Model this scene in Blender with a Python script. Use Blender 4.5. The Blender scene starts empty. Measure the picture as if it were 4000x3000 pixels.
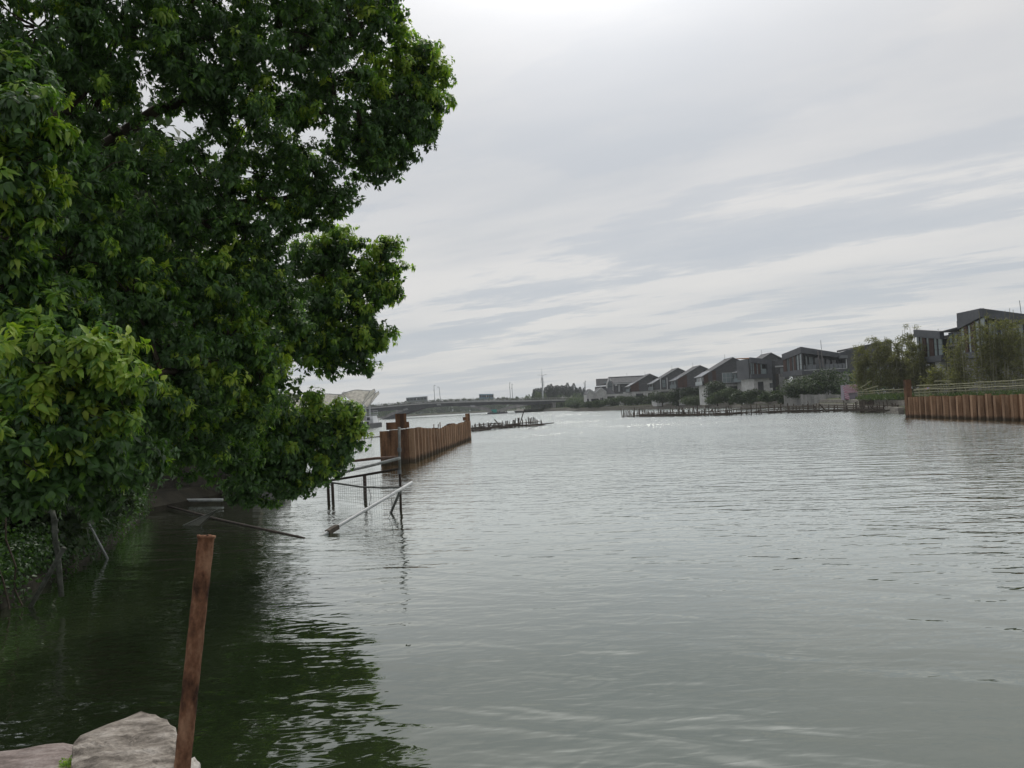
import bpy, math, random
import numpy as np
from mathutils import Vector, Matrix

random.seed(7); RNG = np.random.default_rng(11)
S = bpy.context.scene
COL = S.collection
R = math.radians

# ------------------------------------------------------------------ camera
EYE = Vector((0, 0, 2.5)); FPX = 3004.0
PITCH, ROLL = R(1.79), R(2.86)
_u0 = Vector((0, -math.sin(PITCH), math.cos(PITCH)))
FWD = Vector((0, math.cos(PITCH), math.sin(PITCH)))
RIGHT = Vector((1, 0, 0)) * math.cos(ROLL) - _u0 * math.sin(ROLL)
UP = Vector((1, 0, 0)) * math.sin(ROLL) + _u0 * math.cos(ROLL)
cd = bpy.data.cameras.new('camera'); cam = bpy.data.objects.new('camera', cd); COL.objects.link(cam)
cd.sensor_width = 36; cd.lens = 36 * FPX / 4000; cd.clip_start = 0.1; cd.clip_end = 6000
m = Matrix.Identity(4)
for i in range(3):
    m[i][0], m[i][1], m[i][2], m[i][3] = RIGHT[i], UP[i], -FWD[i], EYE[i]
cam.matrix_world = m
S.camera = cam
def ray(u, v): return FWD * FPX + RIGHT * (u - 2000) + UP * (1500 - v)
def pt(u, v, d):                       # survey point: bearing and elevation angle at a known distance north
    r = ray(u, v); return EYE + r * (d / r.y)
def wt(u, v, z=0.0):                   # survey point: bearing and elevation angle on a known level
    r = ray(u, v); return EYE + r * ((z - EYE.z) / r.z)

# ------------------------------------------------------------------ sky and sun
SUN_EL, SUN_AZ = R(54), R(8)          # high, ahead of the camera behind thin cloud (azimuth from +Y towards +X)
sun_dir = Vector((math.sin(SUN_AZ) * math.cos(SUN_EL), math.cos(SUN_AZ) * math.cos(SUN_EL), math.sin(SUN_EL)))
sl = bpy.data.lights.new('sun', 'SUN'); so = bpy.data.objects.new('sun', sl); COL.objects.link(so)
sl.energy = 1.5; sl.angle = R(12); sl.color = (1.0, 0.95, 0.86)
so.rotation_euler = sun_dir.to_track_quat('Z', 'Y').to_euler(); so.location = (0, 0, 60)
W = bpy.data.worlds.new('World'); S.world = W; W.use_nodes = True
class NT:
    def __init__(s, tree): s.t = tree; s.n = tree.nodes; s.l = tree.links
    def __call__(s, typ, **kw):
        n = s.n.new(typ)
        for k, v in kw.items():
            if k.startswith('i_'):
                key = k[2:]; key = int(key) if key.isdigit() else key.replace('_', ' ')
                if hasattr(v, 'is_output'): s.l.new(v, n.inputs[key])
                else: n.inputs[key].default_value = v
            else: setattr(n, k, v)
        return n
    def math(s, op, a, b=0.0, clamp=False):
        n = s.n.new('ShaderNodeMath'); n.operation = op; n.use_clamp = clamp
        for k, x in enumerate((a, b)):
            if hasattr(x, 'is_output'): s.l.new(x, n.inputs[k])
            else: n.inputs[k].default_value = x
        return n.outputs[0]
    def vmath(s, op, a, b=(0, 0, 0), scale=None):
        n = s.n.new('ShaderNodeVectorMath'); n.operation = op
        for k, x in enumerate((a, b)):
            if hasattr(x, 'is_output'): s.l.new(x, n.inputs[k])
            else: n.inputs[k].default_value = x
        if scale is not None:
            if hasattr(scale, 'is_output'): s.l.new(scale, n.inputs['Scale'])
            else: n.inputs['Scale'].default_value = scale
        return n.outputs['Value' if op in ('DOT_PRODUCT', 'LENGTH') else 'Vector']
    def ramp(s, f, stops):
        n = s.n.new('ShaderNodeValToRGB'); e = n.color_ramp.elements
        while len(e) < len(stops): e.new(0.5)
        for k, (p, c) in enumerate(stops):
            e[k].position = p; e[k].color = (c[0], c[1], c[2], 1) if hasattr(c, '__len__') else (c, c, c, 1)
        s.l.new(f, n.inputs[0]); return n.outputs[0]
    def mix(s, f, a, b, blend='MIX'):
        n = s.n.new('ShaderNodeMix'); n.data_type = 'RGBA'; n.blend_type = blend
        for k, x in ((0, f), (6, a), (7, b)):
            if hasattr(x, 'is_output'): s.l.new(x, n.inputs[k])
            else: n.inputs[k].default_value = x if k == 0 else (x[0], x[1], x[2], 1)
        return n.outputs[2]
def build_world():
    t = NT(W.node_tree); t.n.clear()
    sky = t('ShaderNodeTexSky', sky_type='NISHITA', sun_disc=False, sun_elevation=SUN_EL, sun_rotation=SUN_AZ,
            air_density=1.2, dust_density=2.5)
    d = t('ShaderNodeTexCoord').outputs['Generated']
    x = t('ShaderNodeSeparateXYZ', i_0=d)
    zz = t.math('ADD', t.math('MAXIMUM', x.outputs[2], 0.0), 0.055)
    px = t.math('DIVIDE', x.outputs[0], zz); py = t.math('DIVIDE', x.outputs[1], zz)
    p = t('ShaderNodeCombineXYZ', i_0=px, i_1=py, i_2=0.0).outputs[0]
    # a soft, nearly closed veil of high cloud
    mp = t('ShaderNodeMapping', i_Vector=p, vector_type='TEXTURE', i_Rotation=(0, 0, R(-30)), i_Scale=(2.3, 1.5, 1), i_Location=(3.3, 1.9, 0)).outputs[0]
    veil = t('ShaderNodeTexNoise', i_Vector=mp, i_Scale=1.0, i_Detail=6.0, i_Roughness=0.5, i_Distortion=0.4).outputs[0]
    cloud = t.ramp(veil, [(0.34, (0.565, 0.582, 0.605)), (0.46, (0.635, 0.638, 0.646)), (0.58, (0.71, 0.70, 0.69))])
    # ragged lower banks drawn out along the wind, thickest away from the overhead gap
    mp2 = t('ShaderNodeMapping', i_Vector=p, vector_type='TEXTURE', i_Rotation=(0, 0, R(-38)), i_Scale=(3.4, 1.15, 1), i_Location=(1.2, 4.6, 0)).outputs[0]
    bank = t('ShaderNodeTexNoise', i_Vector=mp2, i_Scale=1.0, i_Detail=10.0, i_Roughness=0.58, i_Distortion=0.25).outputs[0]
    mp3 = t('ShaderNodeMapping', i_Vector=p, vector_type='TEXTURE', i_Rotation=(0, 0, R(-25)), i_Scale=(0.8, 0.42, 1), i_Location=(7.2, 4.1, 0)).outputs[0]
    fray = t('ShaderNodeTexNoise', i_Vector=mp3, i_Scale=1.0, i_Detail=8.0, i_Roughness=0.65).outputs[0]
    f = t.math('ADD', t.math('MULTIPLY', bank, 0.7), t.math('MULTIPLY', fray, 0.3))
    fade = t('ShaderNodeMapRange', i_0=x.outputs[2], i_1=0.14, i_2=0.36, i_3=0.95, i_4=0.22).outputs[0]
    mask = t.math('MULTIPLY', t.ramp(f, [(0.49, 0.0), (0.53, 0.75), (0.61, 1.0)]), fade)
    cloud = t.mix(mask, cloud, (0.475, 0.515, 0.57))
    lit = t.math('MULTIPLY', t.ramp(f, [(0.36, 1.0), (0.47, 0.0)]), fade)
    cloud = t.mix(t.math('MULTIPLY', lit, 0.55), cloud, (0.74, 0.725, 0.70))
    # the layer evens out towards the horizon
    hz = t.math('POWER', t.math('SUBTRACT', 1.0, t.math('MAXIMUM', x.outputs[2], 0.0), True), 16.0)
    cloud = t.mix(t.math('MULTIPLY', hz, 0.7), cloud, (0.545, 0.58, 0.60))
    # thin cloud glows round the hidden sun
    g = t.vmath('DOT_PRODUCT', d, tuple(sun_dir))
    glow = t.math('ADD', 0.94, t.math('MULTIPLY', t.math('POWER', t.math('MAXIMUM', g, 0.0), 22.0), 6.0))
    cloud = t.vmath('SCALE', cloud, scale=glow)
    skyc = t.vmath('SCALE', sky.outputs[0], scale=0.12)
    both = t.mix(0.94, skyc, cloud)
    low = t.math('LESS_THAN', x.outputs[2], -0.02)
    both = t.mix(low, both, (0.10, 0.11, 0.09))
    bg = t('ShaderNodeBackground', i_Color=both, i_Strength=1.0)
    t.l.new(bg.outputs[0], t('ShaderNodeOutputWorld').inputs[0])
build_world()
vs = S.view_settings; vs.view_transform = 'Standard'; vs.look = 'None'; vs.exposure = 0.12; vs.gamma = 1.0
S.render.engine = 'CYCLES'
try:
    S.cycles.use_denoising = True; S.cycles.max_bounces = 6; S.cycles.transparent_max_bounces = 8
    S.cycles.volume_bounces = 0; S.cycles.sample_clamp_indirect = 4
except Exception: pass

# ------------------------------------------------------------------ materials
MATS = {}
def M(name, c1, c2=None, scale=4.0, rough=0.75, bump=0.0, stretch=(1, 1, 1), spec=0.3, detail=5.0, lo=0.35, hi=0.65, c3=None, metal=0.0, wet=False):
    if name in MATS: return MATS[name]
    mt = bpy.data.materials.new(name); mt.use_nodes = True; MATS[name] = mt
    t = NT(mt.node_tree); b = t.n['Principled BSDF']
    b.inputs['Roughness'].default_value = rough; b.inputs['Specular IOR Level'].default_value = spec; b.inputs['Metallic'].default_value = metal
    if c2 is None: b.inputs['Base Color'].default_value = (*c1, 1); return mt
    g = t('ShaderNodeNewGeometry').outputs['Position']
    mp = t('ShaderNodeMapping', i_Vector=g, i_Scale=stretch).outputs[0]
    n = t('ShaderNodeTexNoise', i_Vector=mp, i_Scale=scale, i_Detail=detail, i_Roughness=0.62)
    stops = [(lo, c1), (hi, c2)] if c3 is None else [(lo, c1), ((lo + hi) / 2, c2), (hi, c3)]
    c = t.ramp(n.outputs[0], stops)
    n2 = t('ShaderNodeTexNoise', i_Vector=g, i_Scale=scale * 5.3, i_Detail=4.0)
    c = t.mix(1.0, c, t.ramp(n2.outputs[0], [(0.3, 0.78), (0.7, 1.12)]), 'MULTIPLY')
    oi = t('ShaderNodeObjectInfo')
    c = t.mix(1.0, c, t.ramp(oi.outputs['Random'], [(0.0, 0.82), (1.0, 1.12)]), 'MULTIPLY')
    if wet:                             # slimy tide stain just above the water
        z = t('ShaderNodeSeparateXYZ', i_0=g).outputs[2]
        zz = t.math('ADD', z, t.math('MULTIPLY', t('ShaderNodeTexNoise', i_Vector=g, i_Scale=3.0, i_Detail=4.0).outputs[0], 0.3))
        c = t.mix(t.ramp(zz, [(0.28, 0.8), (0.48, 0.0)]), c, (0.028, 0.026, 0.018))
    t.l.new(c, b.inputs['Base Color'])
    t.l.new(t.math('ADD', rough - 0.1, t.math('MULTIPLY', n2.outputs[0], 0.2)), b.inputs['Roughness'])
    if bump:
        bn = t('ShaderNodeBump', i_Strength=0.6, i_Distance=bump, i_Height=t.math('ADD', n.outputs[0], t.math('MULTIPLY', n2.outputs[0], 0.5)))
        t.l.new(bn.outputs[0], b.inputs['Normal'])
    return mt
def leaf_mat(name, stops, trans=0.32, rough=0.42, spec=0.35, tint=(1.35, 1.5, 0.55)):
    mt = bpy.data.materials.new(name); mt.use_nodes = True; MATS[name] = mt
    t = NT(mt.node_tree); b = t.n['Principled BSDF']; out = t.n['Material Output']
    a = t('ShaderNodeAttribute', attribute_name='tone').outputs['Fac']
    c = t.ramp(a, stops)
    g = t('ShaderNodeNewGeometry').outputs['Position']
    nz = t('ShaderNodeTexNoise', i_Vector=g, i_Scale=2.1, i_Detail=3.0).outputs[0]
    c = t.mix(1.0, c, t.ramp(nz, [(0.3, 0.8), (0.7, 1.18)]), 'MULTIPLY')
    t.l.new(c, b.inputs['Base Color']); b.inputs['Roughness'].default_value = rough; b.inputs['Specular IOR Level'].default_value = spec
    tc = t.mix(1.0, c, tint, 'MULTIPLY')
    tr = t('ShaderNodeBsdfTranslucent', i_Color=tc)
    mx = t('ShaderNodeMixShader', i_0=trans); t.l.new(b.outputs[0], mx.inputs[1]); t.l.new(tr.outputs[0], mx.inputs[2])
    t.l.new(mx.outputs[0], out.inputs[0]); return mt
RUST = M('rust', (0.06, 0.034, 0.022), (0.15, 0.08, 0.045), 2.2, 0.9, 0.006, (1, 1, 0.22), 0.15, c3=(0.26, 0.15, 0.085), wet=True)
RUST_LIT = M('rust_lit', (0.18, 0.105, 0.06), (0.33, 0.21, 0.132), 3.0, 0.85, 0.004, (1, 1, 0.2), 0.2, wet=True)  # paler copy of the rust: light on the outer ribs put into colour
RUST_POST = M('rust_post', (0.035, 0.021, 0.016), (0.15, 0.076, 0.046), 14.0, 0.95, 0.008, (1, 1, 0.45), 0.1, c3=(0.26, 0.152, 0.097), lo=0.36, hi=0.64, detail=12)
STONE = M('stone', (0.095, 0.083, 0.072), (0.23, 0.205, 0.178), 11, 0.92, 0.03, (0.6, 1.5, 2.5), 0.12, c3=(0.37, 0.34, 0.305), lo=0.36, hi=0.66, detail=12)
STONE_PALE = M('stone_pale', (0.35, 0.33, 0.30), (0.5, 0.48, 0.45), 8, 0.85, 0.01)
BANKSTONE = M('bank_stone', (0.10, 0.095, 0.085), (0.21, 0.195, 0.17), 1.4, 0.9, 0.05, (1, 1, 3))
SOIL = M('soil', (0.075, 0.065, 0.045), (0.14, 0.12, 0.085), 0.7, 0.95, 0.05)
GRASSGROUND = M('grass_ground', (0.035, 0.05, 0.018), (0.085, 0.095, 0.035), 0.5, 0.95, 0.05)
CONC = M('concrete', (0.17, 0.17, 0.165), (0.27, 0.265, 0.255), 0.8, 0.9, 0.01, (1, 1, 0.4))
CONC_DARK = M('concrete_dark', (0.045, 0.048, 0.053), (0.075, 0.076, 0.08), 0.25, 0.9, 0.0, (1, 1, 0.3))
WHITEWALL = M('white_render', (0.36, 0.36, 0.358), (0.46, 0.46, 0.456), 0.35, 0.9, 0.0, (1, 1, 0.5))
BRICKGREY = M('grey_brick', (0.066, 0.068, 0.072), (0.105, 0.105, 0.11), 1.2, 0.9, 0.0, (1, 1, 3))
ROOFTILE = M('roof_tile', (0.045, 0.048, 0.053), (0.078, 0.08, 0.086), 0.8, 0.8, 0.0, (1, 1, 1), 0.3)
METALDARK = M('dark_cladding', (0.058, 0.063, 0.074), (0.088, 0.093, 0.105), 0.4, 0.6, 0.0, (1, 1, 1), 0.4)
WOODRED = M('red_brown_wood', (0.045, 0.025, 0.02), (0.08, 0.042, 0.033), 1.6, 0.75, 0.0, (4, 4, 0.3))
ORANGE = M('orange_roof_deck', (0.42, 0.20, 0.11), (0.55, 0.29, 0.17), 0.6, 0.85)
TRIM = M('pale_trim', (0.42, 0.43, 0.44))
GLASS = M('window_glass', (0.022, 0.026, 0.03), rough=0.08, spec=0.8)
GLASSPALE = M('pale_glass', (0.20, 0.24, 0.25), rough=0.15, spec=0.8)  # sky reflection put into the pale base colour of the panes
FRAME = M('dark_frame', (0.025, 0.026, 0.028), rough=0.5)
WOODOLD = M('weathered_wood', (0.055, 0.045, 0.036), (0.115, 0.098, 0.08), 2.0, 0.9, 0.01, (3, 3, 0.4))
BAMBOO = M('bamboo_pole', (0.17, 0.17, 0.10), (0.28, 0.27, 0.17), 3.0, 0.7)
CULM = M('bamboo_culm', (0.15, 0.15, 0.09), (0.25, 0.24, 0.16), 1.0, 0.7)
BARK = M('bark', (0.028, 0.022, 0.016), (0.07, 0.055, 0.04), 6, 0.95, 0.02, (1, 1, 0.3))
PIPEWHITE = M('white_pipe', (0.30, 0.315, 0.315), (0.45, 0.465, 0.465), 5, 0.55, 0.0, spec=0.4)
PIPEGREY = M('grey_pipe', (0.10, 0.108, 0.10), (0.22, 0.23, 0.22), 7, 0.65)
PIPEDARK = M('dark_grey_pipe', (0.035, 0.04, 0.03), (0.10, 0.105, 0.09), 9, 0.8)  # darker variant of the grey pipe
PIPEBLACK = M('dark_pipe', (0.025, 0.02, 0.017), (0.06, 0.045, 0.035), 7, 0.8)
STEELPALE = M('pale_steel', (0.38, 0.40, 0.41), rough=0.5)
STEELGREY = M('grey_steel', (0.14, 0.15, 0.16), rough=0.6)
BLACK = M('black_paint', (0.012, 0.012, 0.012), rough=0.6)
YELLOW = M('yellow_paint', (0.62, 0.28, 0.03), rough=0.6)
BOATWHITE = M('boat_white', (0.62, 0.63, 0.65), rough=0.4)
TURQ = M('turquoise_board', (0.02, 0.24, 0.20), (0.03, 0.32, 0.27), 1.0, 0.7)
BUSBLUE = M('bus_paint', (0.10, 0.20, 0.27), rough=0.35, spec=0.5)
BUSGREY = M('bus_grey', (0.16, 0.19, 0.20), rough=0.4, spec=0.5)
CARWHITE = M('car_white', (0.6, 0.6, 0.6), rough=0.3, spec=0.5)
CARDARK = M('car_dark', (0.05, 0.055, 0.06), rough=0.3, spec=0.5)
TYRE = M('tyre', (0.015, 0.015, 0.015), rough=0.9)
NETM = M('net_twine', (0.25, 0.26, 0.25), rough=0.8)
ASPHALT = M('asphalt', (0.05, 0.05, 0.05), (0.07, 0.07, 0.07), 2, 0.9)
CANVAS = M('canvas', (0.35, 0.32, 0.27), (0.5, 0.46, 0.4), 6, 0.9)
MOSS = M('moss', (0.035, 0.05, 0.012), (0.10, 0.12, 0.03), 40, 1.0, 0.01)
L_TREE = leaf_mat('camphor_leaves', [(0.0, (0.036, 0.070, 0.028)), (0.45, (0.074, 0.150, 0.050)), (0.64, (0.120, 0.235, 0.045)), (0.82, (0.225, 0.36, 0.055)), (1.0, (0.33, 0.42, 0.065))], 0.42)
MEMBRANE = leaf_mat('membrane', [(0.0, (0.76, 0.745, 0.71)), (1.0, (0.8, 0.78, 0.75))], 0.5, 0.7, 0.3, (1, 1, 1))
L_DARK = leaf_mat('shrub_leaves', [(0.0, (0.020, 0.036, 0.017)), (0.6, (0.042, 0.068, 0.026)), (1.0, (0.085, 0.115, 0.042))], 0.22, 0.6)
L_FAR = leaf_mat('far_leaves', [(0.0, (0.045, 0.07, 0.044)), (0.6, (0.075, 0.11, 0.06)), (1.0, (0.115, 0.15, 0.07))], 0.25, 0.8)
L_WOOD = leaf_mat('hazy_wood_leaves', [(0.0, (0.07, 0.10, 0.06)), (0.6, (0.11, 0.155, 0.085)), (1.0, (0.15, 0.20, 0.10))], 0.25, 0.8)  # haze over the far belts put into a paler leaf colour
L_BAMBOO = leaf_mat('bamboo_leaves', [(0.0, (0.075, 0.08, 0.036)), (0.6, (0.14, 0.14, 0.06)), (1.0, (0.24, 0.225, 0.105))], 0.42, 0.6)
L_CONIFER = leaf_mat('conifer_leaves', [(0.0, (0.014, 0.026, 0.02)), (1.0, (0.036, 0.052, 0.034))], 0.1, 0.8)

# ------------------------------------------------------------------ geometry helpers
OFF = {}
class G:
    def __init__(s): s.v = []; s.f = []; s.m = []
    def add(s, vs, fs, mi=0):
        o = len(s.v); s.v += [tuple(x) for x in vs]; s.f += [tuple(o + i for i in f) for f in fs]; s.m += [mi] * len(fs); return s
    def hexa(s, p, mi=0):              # 4 bottom points, 4 top points
        return s.add(p, [(3, 2, 1, 0), (4, 5, 6, 7), (0, 1, 5, 4), (1, 2, 6, 5), (2, 3, 7, 6), (3, 0, 4, 7)], mi)
    def box(s, x0, x1, y0, y1, z0, z1, mi=0):
        return s.hexa([(x0, y0, z0), (x1, y0, z0), (x1, y1, z0), (x0, y1, z0), (x0, y0, z1), (x1, y0, z1), (x1, y1, z1), (x0, y1, z1)], mi)
    def prism(s, poly, d, mi=0):       # planar polygon pushed along d
        n = len(poly); d = Vector(d); a = [Vector(p) for p in poly]
        return s.add(a + [p + d for p in a], [tuple(range(n)), tuple(range(2 * n - 1, n - 1, -1))] + [(i, (i + 1) % n + 0, (i + 1) % n + n, i + n)[::-1] for i in range(n)], mi)
    def tube(s, pts, rad, n=8, mi=0, cap=True):
        pts = [Vector(p) for p in pts]; k = len(pts)
        rad = [rad] * k if not hasattr(rad, '__len__') else rad
        vs = []; fs = []; ref = None
        for i, p in enumerate(pts):
            d = (pts[min(i + 1, k - 1)] - pts[max(i - 1, 0)]).normalized()
            if ref is None: ref = d.orthogonal().normalized()
            ref = (ref - d * ref.dot(d)).normalized(); q = d.cross(ref)
            for j in range(n):
                a = 2 * math.pi * j / n; vs.append(p + (ref * math.cos(a) + q * math.sin(a)) * rad[i])
        for i in range(k - 1):
            for j in range(n):
                fs.append((i * n + j, i * n + (j + 1) % n, (i + 1) * n + (j + 1) % n, (i + 1) * n + j))
        if cap: fs.append(tuple(range(n))[::-1]); fs.append(tuple((k - 1) * n + j for j in range(n)))
        return s.add(vs, fs, mi)
    def bar(s, a, b, w, h=None, mi=0):  # square-section bar
        a, b = Vector(a), Vector(b); h = h or w; d = (b - a).normalized()
        sd = d.cross(Vector((0, 0, 1)));  sd = Vector((1, 0, 0)) if sd.length < 1e-3 else sd.normalized()
        up = sd.cross(d); c = [(-1, -1), (1, -1), (1, 1), (-1, 1)]
        return s.hexa([p + sd * (x * w / 2) + up * (y * h / 2) for p in (a, b) for x, y in c], mi)
def setp(o, label=None, cat=None, group=None, kind=None):
    if label: o['label'] = label
    if cat: o['category'] = cat
    if group: o['group'] = group
    if kind: o['kind'] = kind
    return o
def mesh_np(name, V, F, mat, parent=None, tone=None, loc=None, smooth=False):
    me = bpy.data.meshes.new(name); V = np.asarray(V, np.float32); F = np.asarray(F, np.int32)
    off = OFF.get(parent, Vector((0, 0, 0))) if loc is None else Vector(loc)
    V = V - np.array(off, np.float32)
    k = F.shape[1]
    me.vertices.add(len(V)); me.vertices.foreach_set('co', V.ravel())
    me.loops.add(F.size); me.loops.foreach_set('vertex_index', F.ravel())
    me.polygons.add(len(F)); me.polygons.foreach_set('loop_start', np.arange(0, F.size, k, dtype=np.int32))
    me.update(calc_edges=True); me.validate()
    if tone is not None:
        a = me.attributes.new('tone', 'FLOAT', 'POINT'); a.data.foreach_set('value', np.asarray(tone, np.float32))
    if smooth: me.polygons.foreach_set('use_smooth', np.ones(len(F), bool))
    me.materials.append(mat)
    o = bpy.data.objects.new(name, me); COL.objects.link(o)
    if parent is not None: o.parent = parent; OFF[o] = off
    elif loc is not None: o.location = loc; OFF[o] = Vector(loc)
    return o
def mk(name, g, mats, parent=None, smooth=False, loc=None):
    me = bpy.data.meshes.new(name); mats = mats if isinstance(mats, (list, tuple)) else [mats]
    off = OFF.get(parent, Vector((0, 0, 0))) if loc is None else Vector(loc)
    me.from_pydata([tuple(Vector(v) - off) for v in g.v], [], g.f)
    for mt in mats: me.materials.append(mt)
    if len(mats) > 1: me.polygons.foreach_set('material_index', g.m)
    if smooth: me.polygons.foreach_set('use_smooth', [True] * len(me.polygons))
    me.update()
    o = bpy.data.objects.new(name, me); COL.objects.link(o)
    if parent is not None: o.parent = parent; OFF[o] = off
    elif loc is not None: o.location = loc; OFF[o] = Vector(loc)
    return o
def thing(name, label, cat, loc, group=None, kind=None):
    o = bpy.data.objects.new(name, None); COL.objects.link(o); o.location = loc; OFF[o] = Vector(loc); o.empty_display_size = 0.3
    return setp(o, label, cat, group, kind)

def norm(a): return a / np.maximum(np.linalg.norm(a, axis=-1, keepdims=True), 1e-9)
def leaf_mesh(P, A, N, L, Wd, sag, hi=False):
    n = len(P); A = norm(A); Sd = norm(np.cross(A, N)); N = norm(np.cross(Sd, A))
    L = L[:, None]; Wd = Wd[:, None]; sag = sag[:, None] * L
    def at(t, w, lift): return P + A * (L * t) + Sd * (Wd * w) + N * (Wd * lift) - N * (sag * t * t)
    if hi:
        V = np.stack([at(0, 0, 0), at(.3, -.5, .16), at(.3, 0, 0), at(.3, .5, .16), at(.66, -.4, .13), at(.66, 0, 0), at(.66, .4, .13), at(1, 0, 0)], 1)
        f = np.array([(0, 2, 1), (0, 3, 2), (1, 2, 5), (1, 5, 4), (2, 3, 6), (2, 6, 5), (4, 5, 7), (5, 6, 7)]); k = 8
    else:
        V = np.stack([at(0, 0, 0), at(.45, -.5, .15), at(.5, 0, 0), at(.45, .5, .15), at(1, 0, 0)], 1)
        f = np.array([(0, 2, 1), (0, 3, 2), (1, 2, 4), (2, 3, 4)]); k = 5
    F = (f[None] + (np.arange(n) * k)[:, None, None]).reshape(-1, 3)
    return V.reshape(-1, 3), F, k
# ------------------------------------------------------------------ ground, banks, water
g = G(); g.add([(-1500, -60, -3), (1500, -60, -3), (1500, 1500, -3), (-1500, 1500, -3)], [(0, 1, 2, 3)])
setp(mk('riverbed_ground', g, SOIL), kind='structure')
def land(name, poly, z, mat, slope=0.8, bottom=-2.2):
    n = len(poly); P = [Vector((x, y)) for x, y in poly]; inner = []
    for i in range(n):
        a, b, c = P[i - 1], P[i], P[(i + 1) % n]
        d1 = (b - a).normalized(); d2 = (c - b).normalized()
        nr = Vector((-d1.y - d2.y, d1.x + d2.x)); nr = nr.normalized() if nr.length > 1e-4 else Vector((-d1.y, d1.x))
        inner.append(b + nr * slope)
    g = G()
    vs = [(p.x, p.y, bottom) for p in P] + [(p.x, p.y, z * 0.35) for p in P] + [(p.x, p.y, z) for p in inner]
    fs = [tuple(range(2 * n, 3 * n))]
    for i in range(n):
        j = (i + 1) % n
        fs += [(i, j, n + j, n + i), (n + i, n + j, 2 * n + j, 2 * n + i)]
    return setp(mk(name, g.add(vs, fs), mat), kind='structure')
RIGHT_SHORE = [(34.5, 30), (34.9, 45), (35.8, 67.5), (39, 77), (43.8, 94), (51, 118), (54.6, 142), (52.6, 150), (50.5, 163), (52, 182), (52.3, 212), (49.2, 228), (44, 250), (37.5, 257), (25, 300), (25, 360), (16, 404), (4, 424), (14, 470), (60, 560), (110, 700)]
land('right_bank', RIGHT_SHORE[::-1] + [(34.5, -40), (1400, -40), (1400, 700)], 1.45, GRASSGROUND, 1.6)
LEFT_SHORE = [(-9.5, 3.4), (-8.4, 8), (-7.4, 11), (-8.6, 16), (-10.6, 22), (-9.6, 26), (-9.0, 31), (-16, 50), (-36, 100), (-54, 150), (-60, 250), (-74, 400), (-92, 520), (-60, 640), (-20, 720)]
land('left_bank', [(-1400, 3.4)] + LEFT_SHORE + [(-1400, 720)], 0.45, M('dark_soil', (0.02, 0.018, 0.012), (0.045, 0.04, 0.028), 1.5, .95, .05), 0.5)
land('near_bank', [(-16, -30), (14, -30), (14, 2.2), (1.0, 2.5), (-0.9, 2.75), (-1.25, 3.1), (-2.6, 3.3), (-5, 3.35), (-16, 3.4)], 0.95, SOIL, 0.15)
land('far_bank', [(-1450, 735), (-300, 735), (-20, 722), (120, 702), (1450, 735), (1450, 1450), (-1450, 1450)], 1.0, GRASSGROUND, 4)

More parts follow.
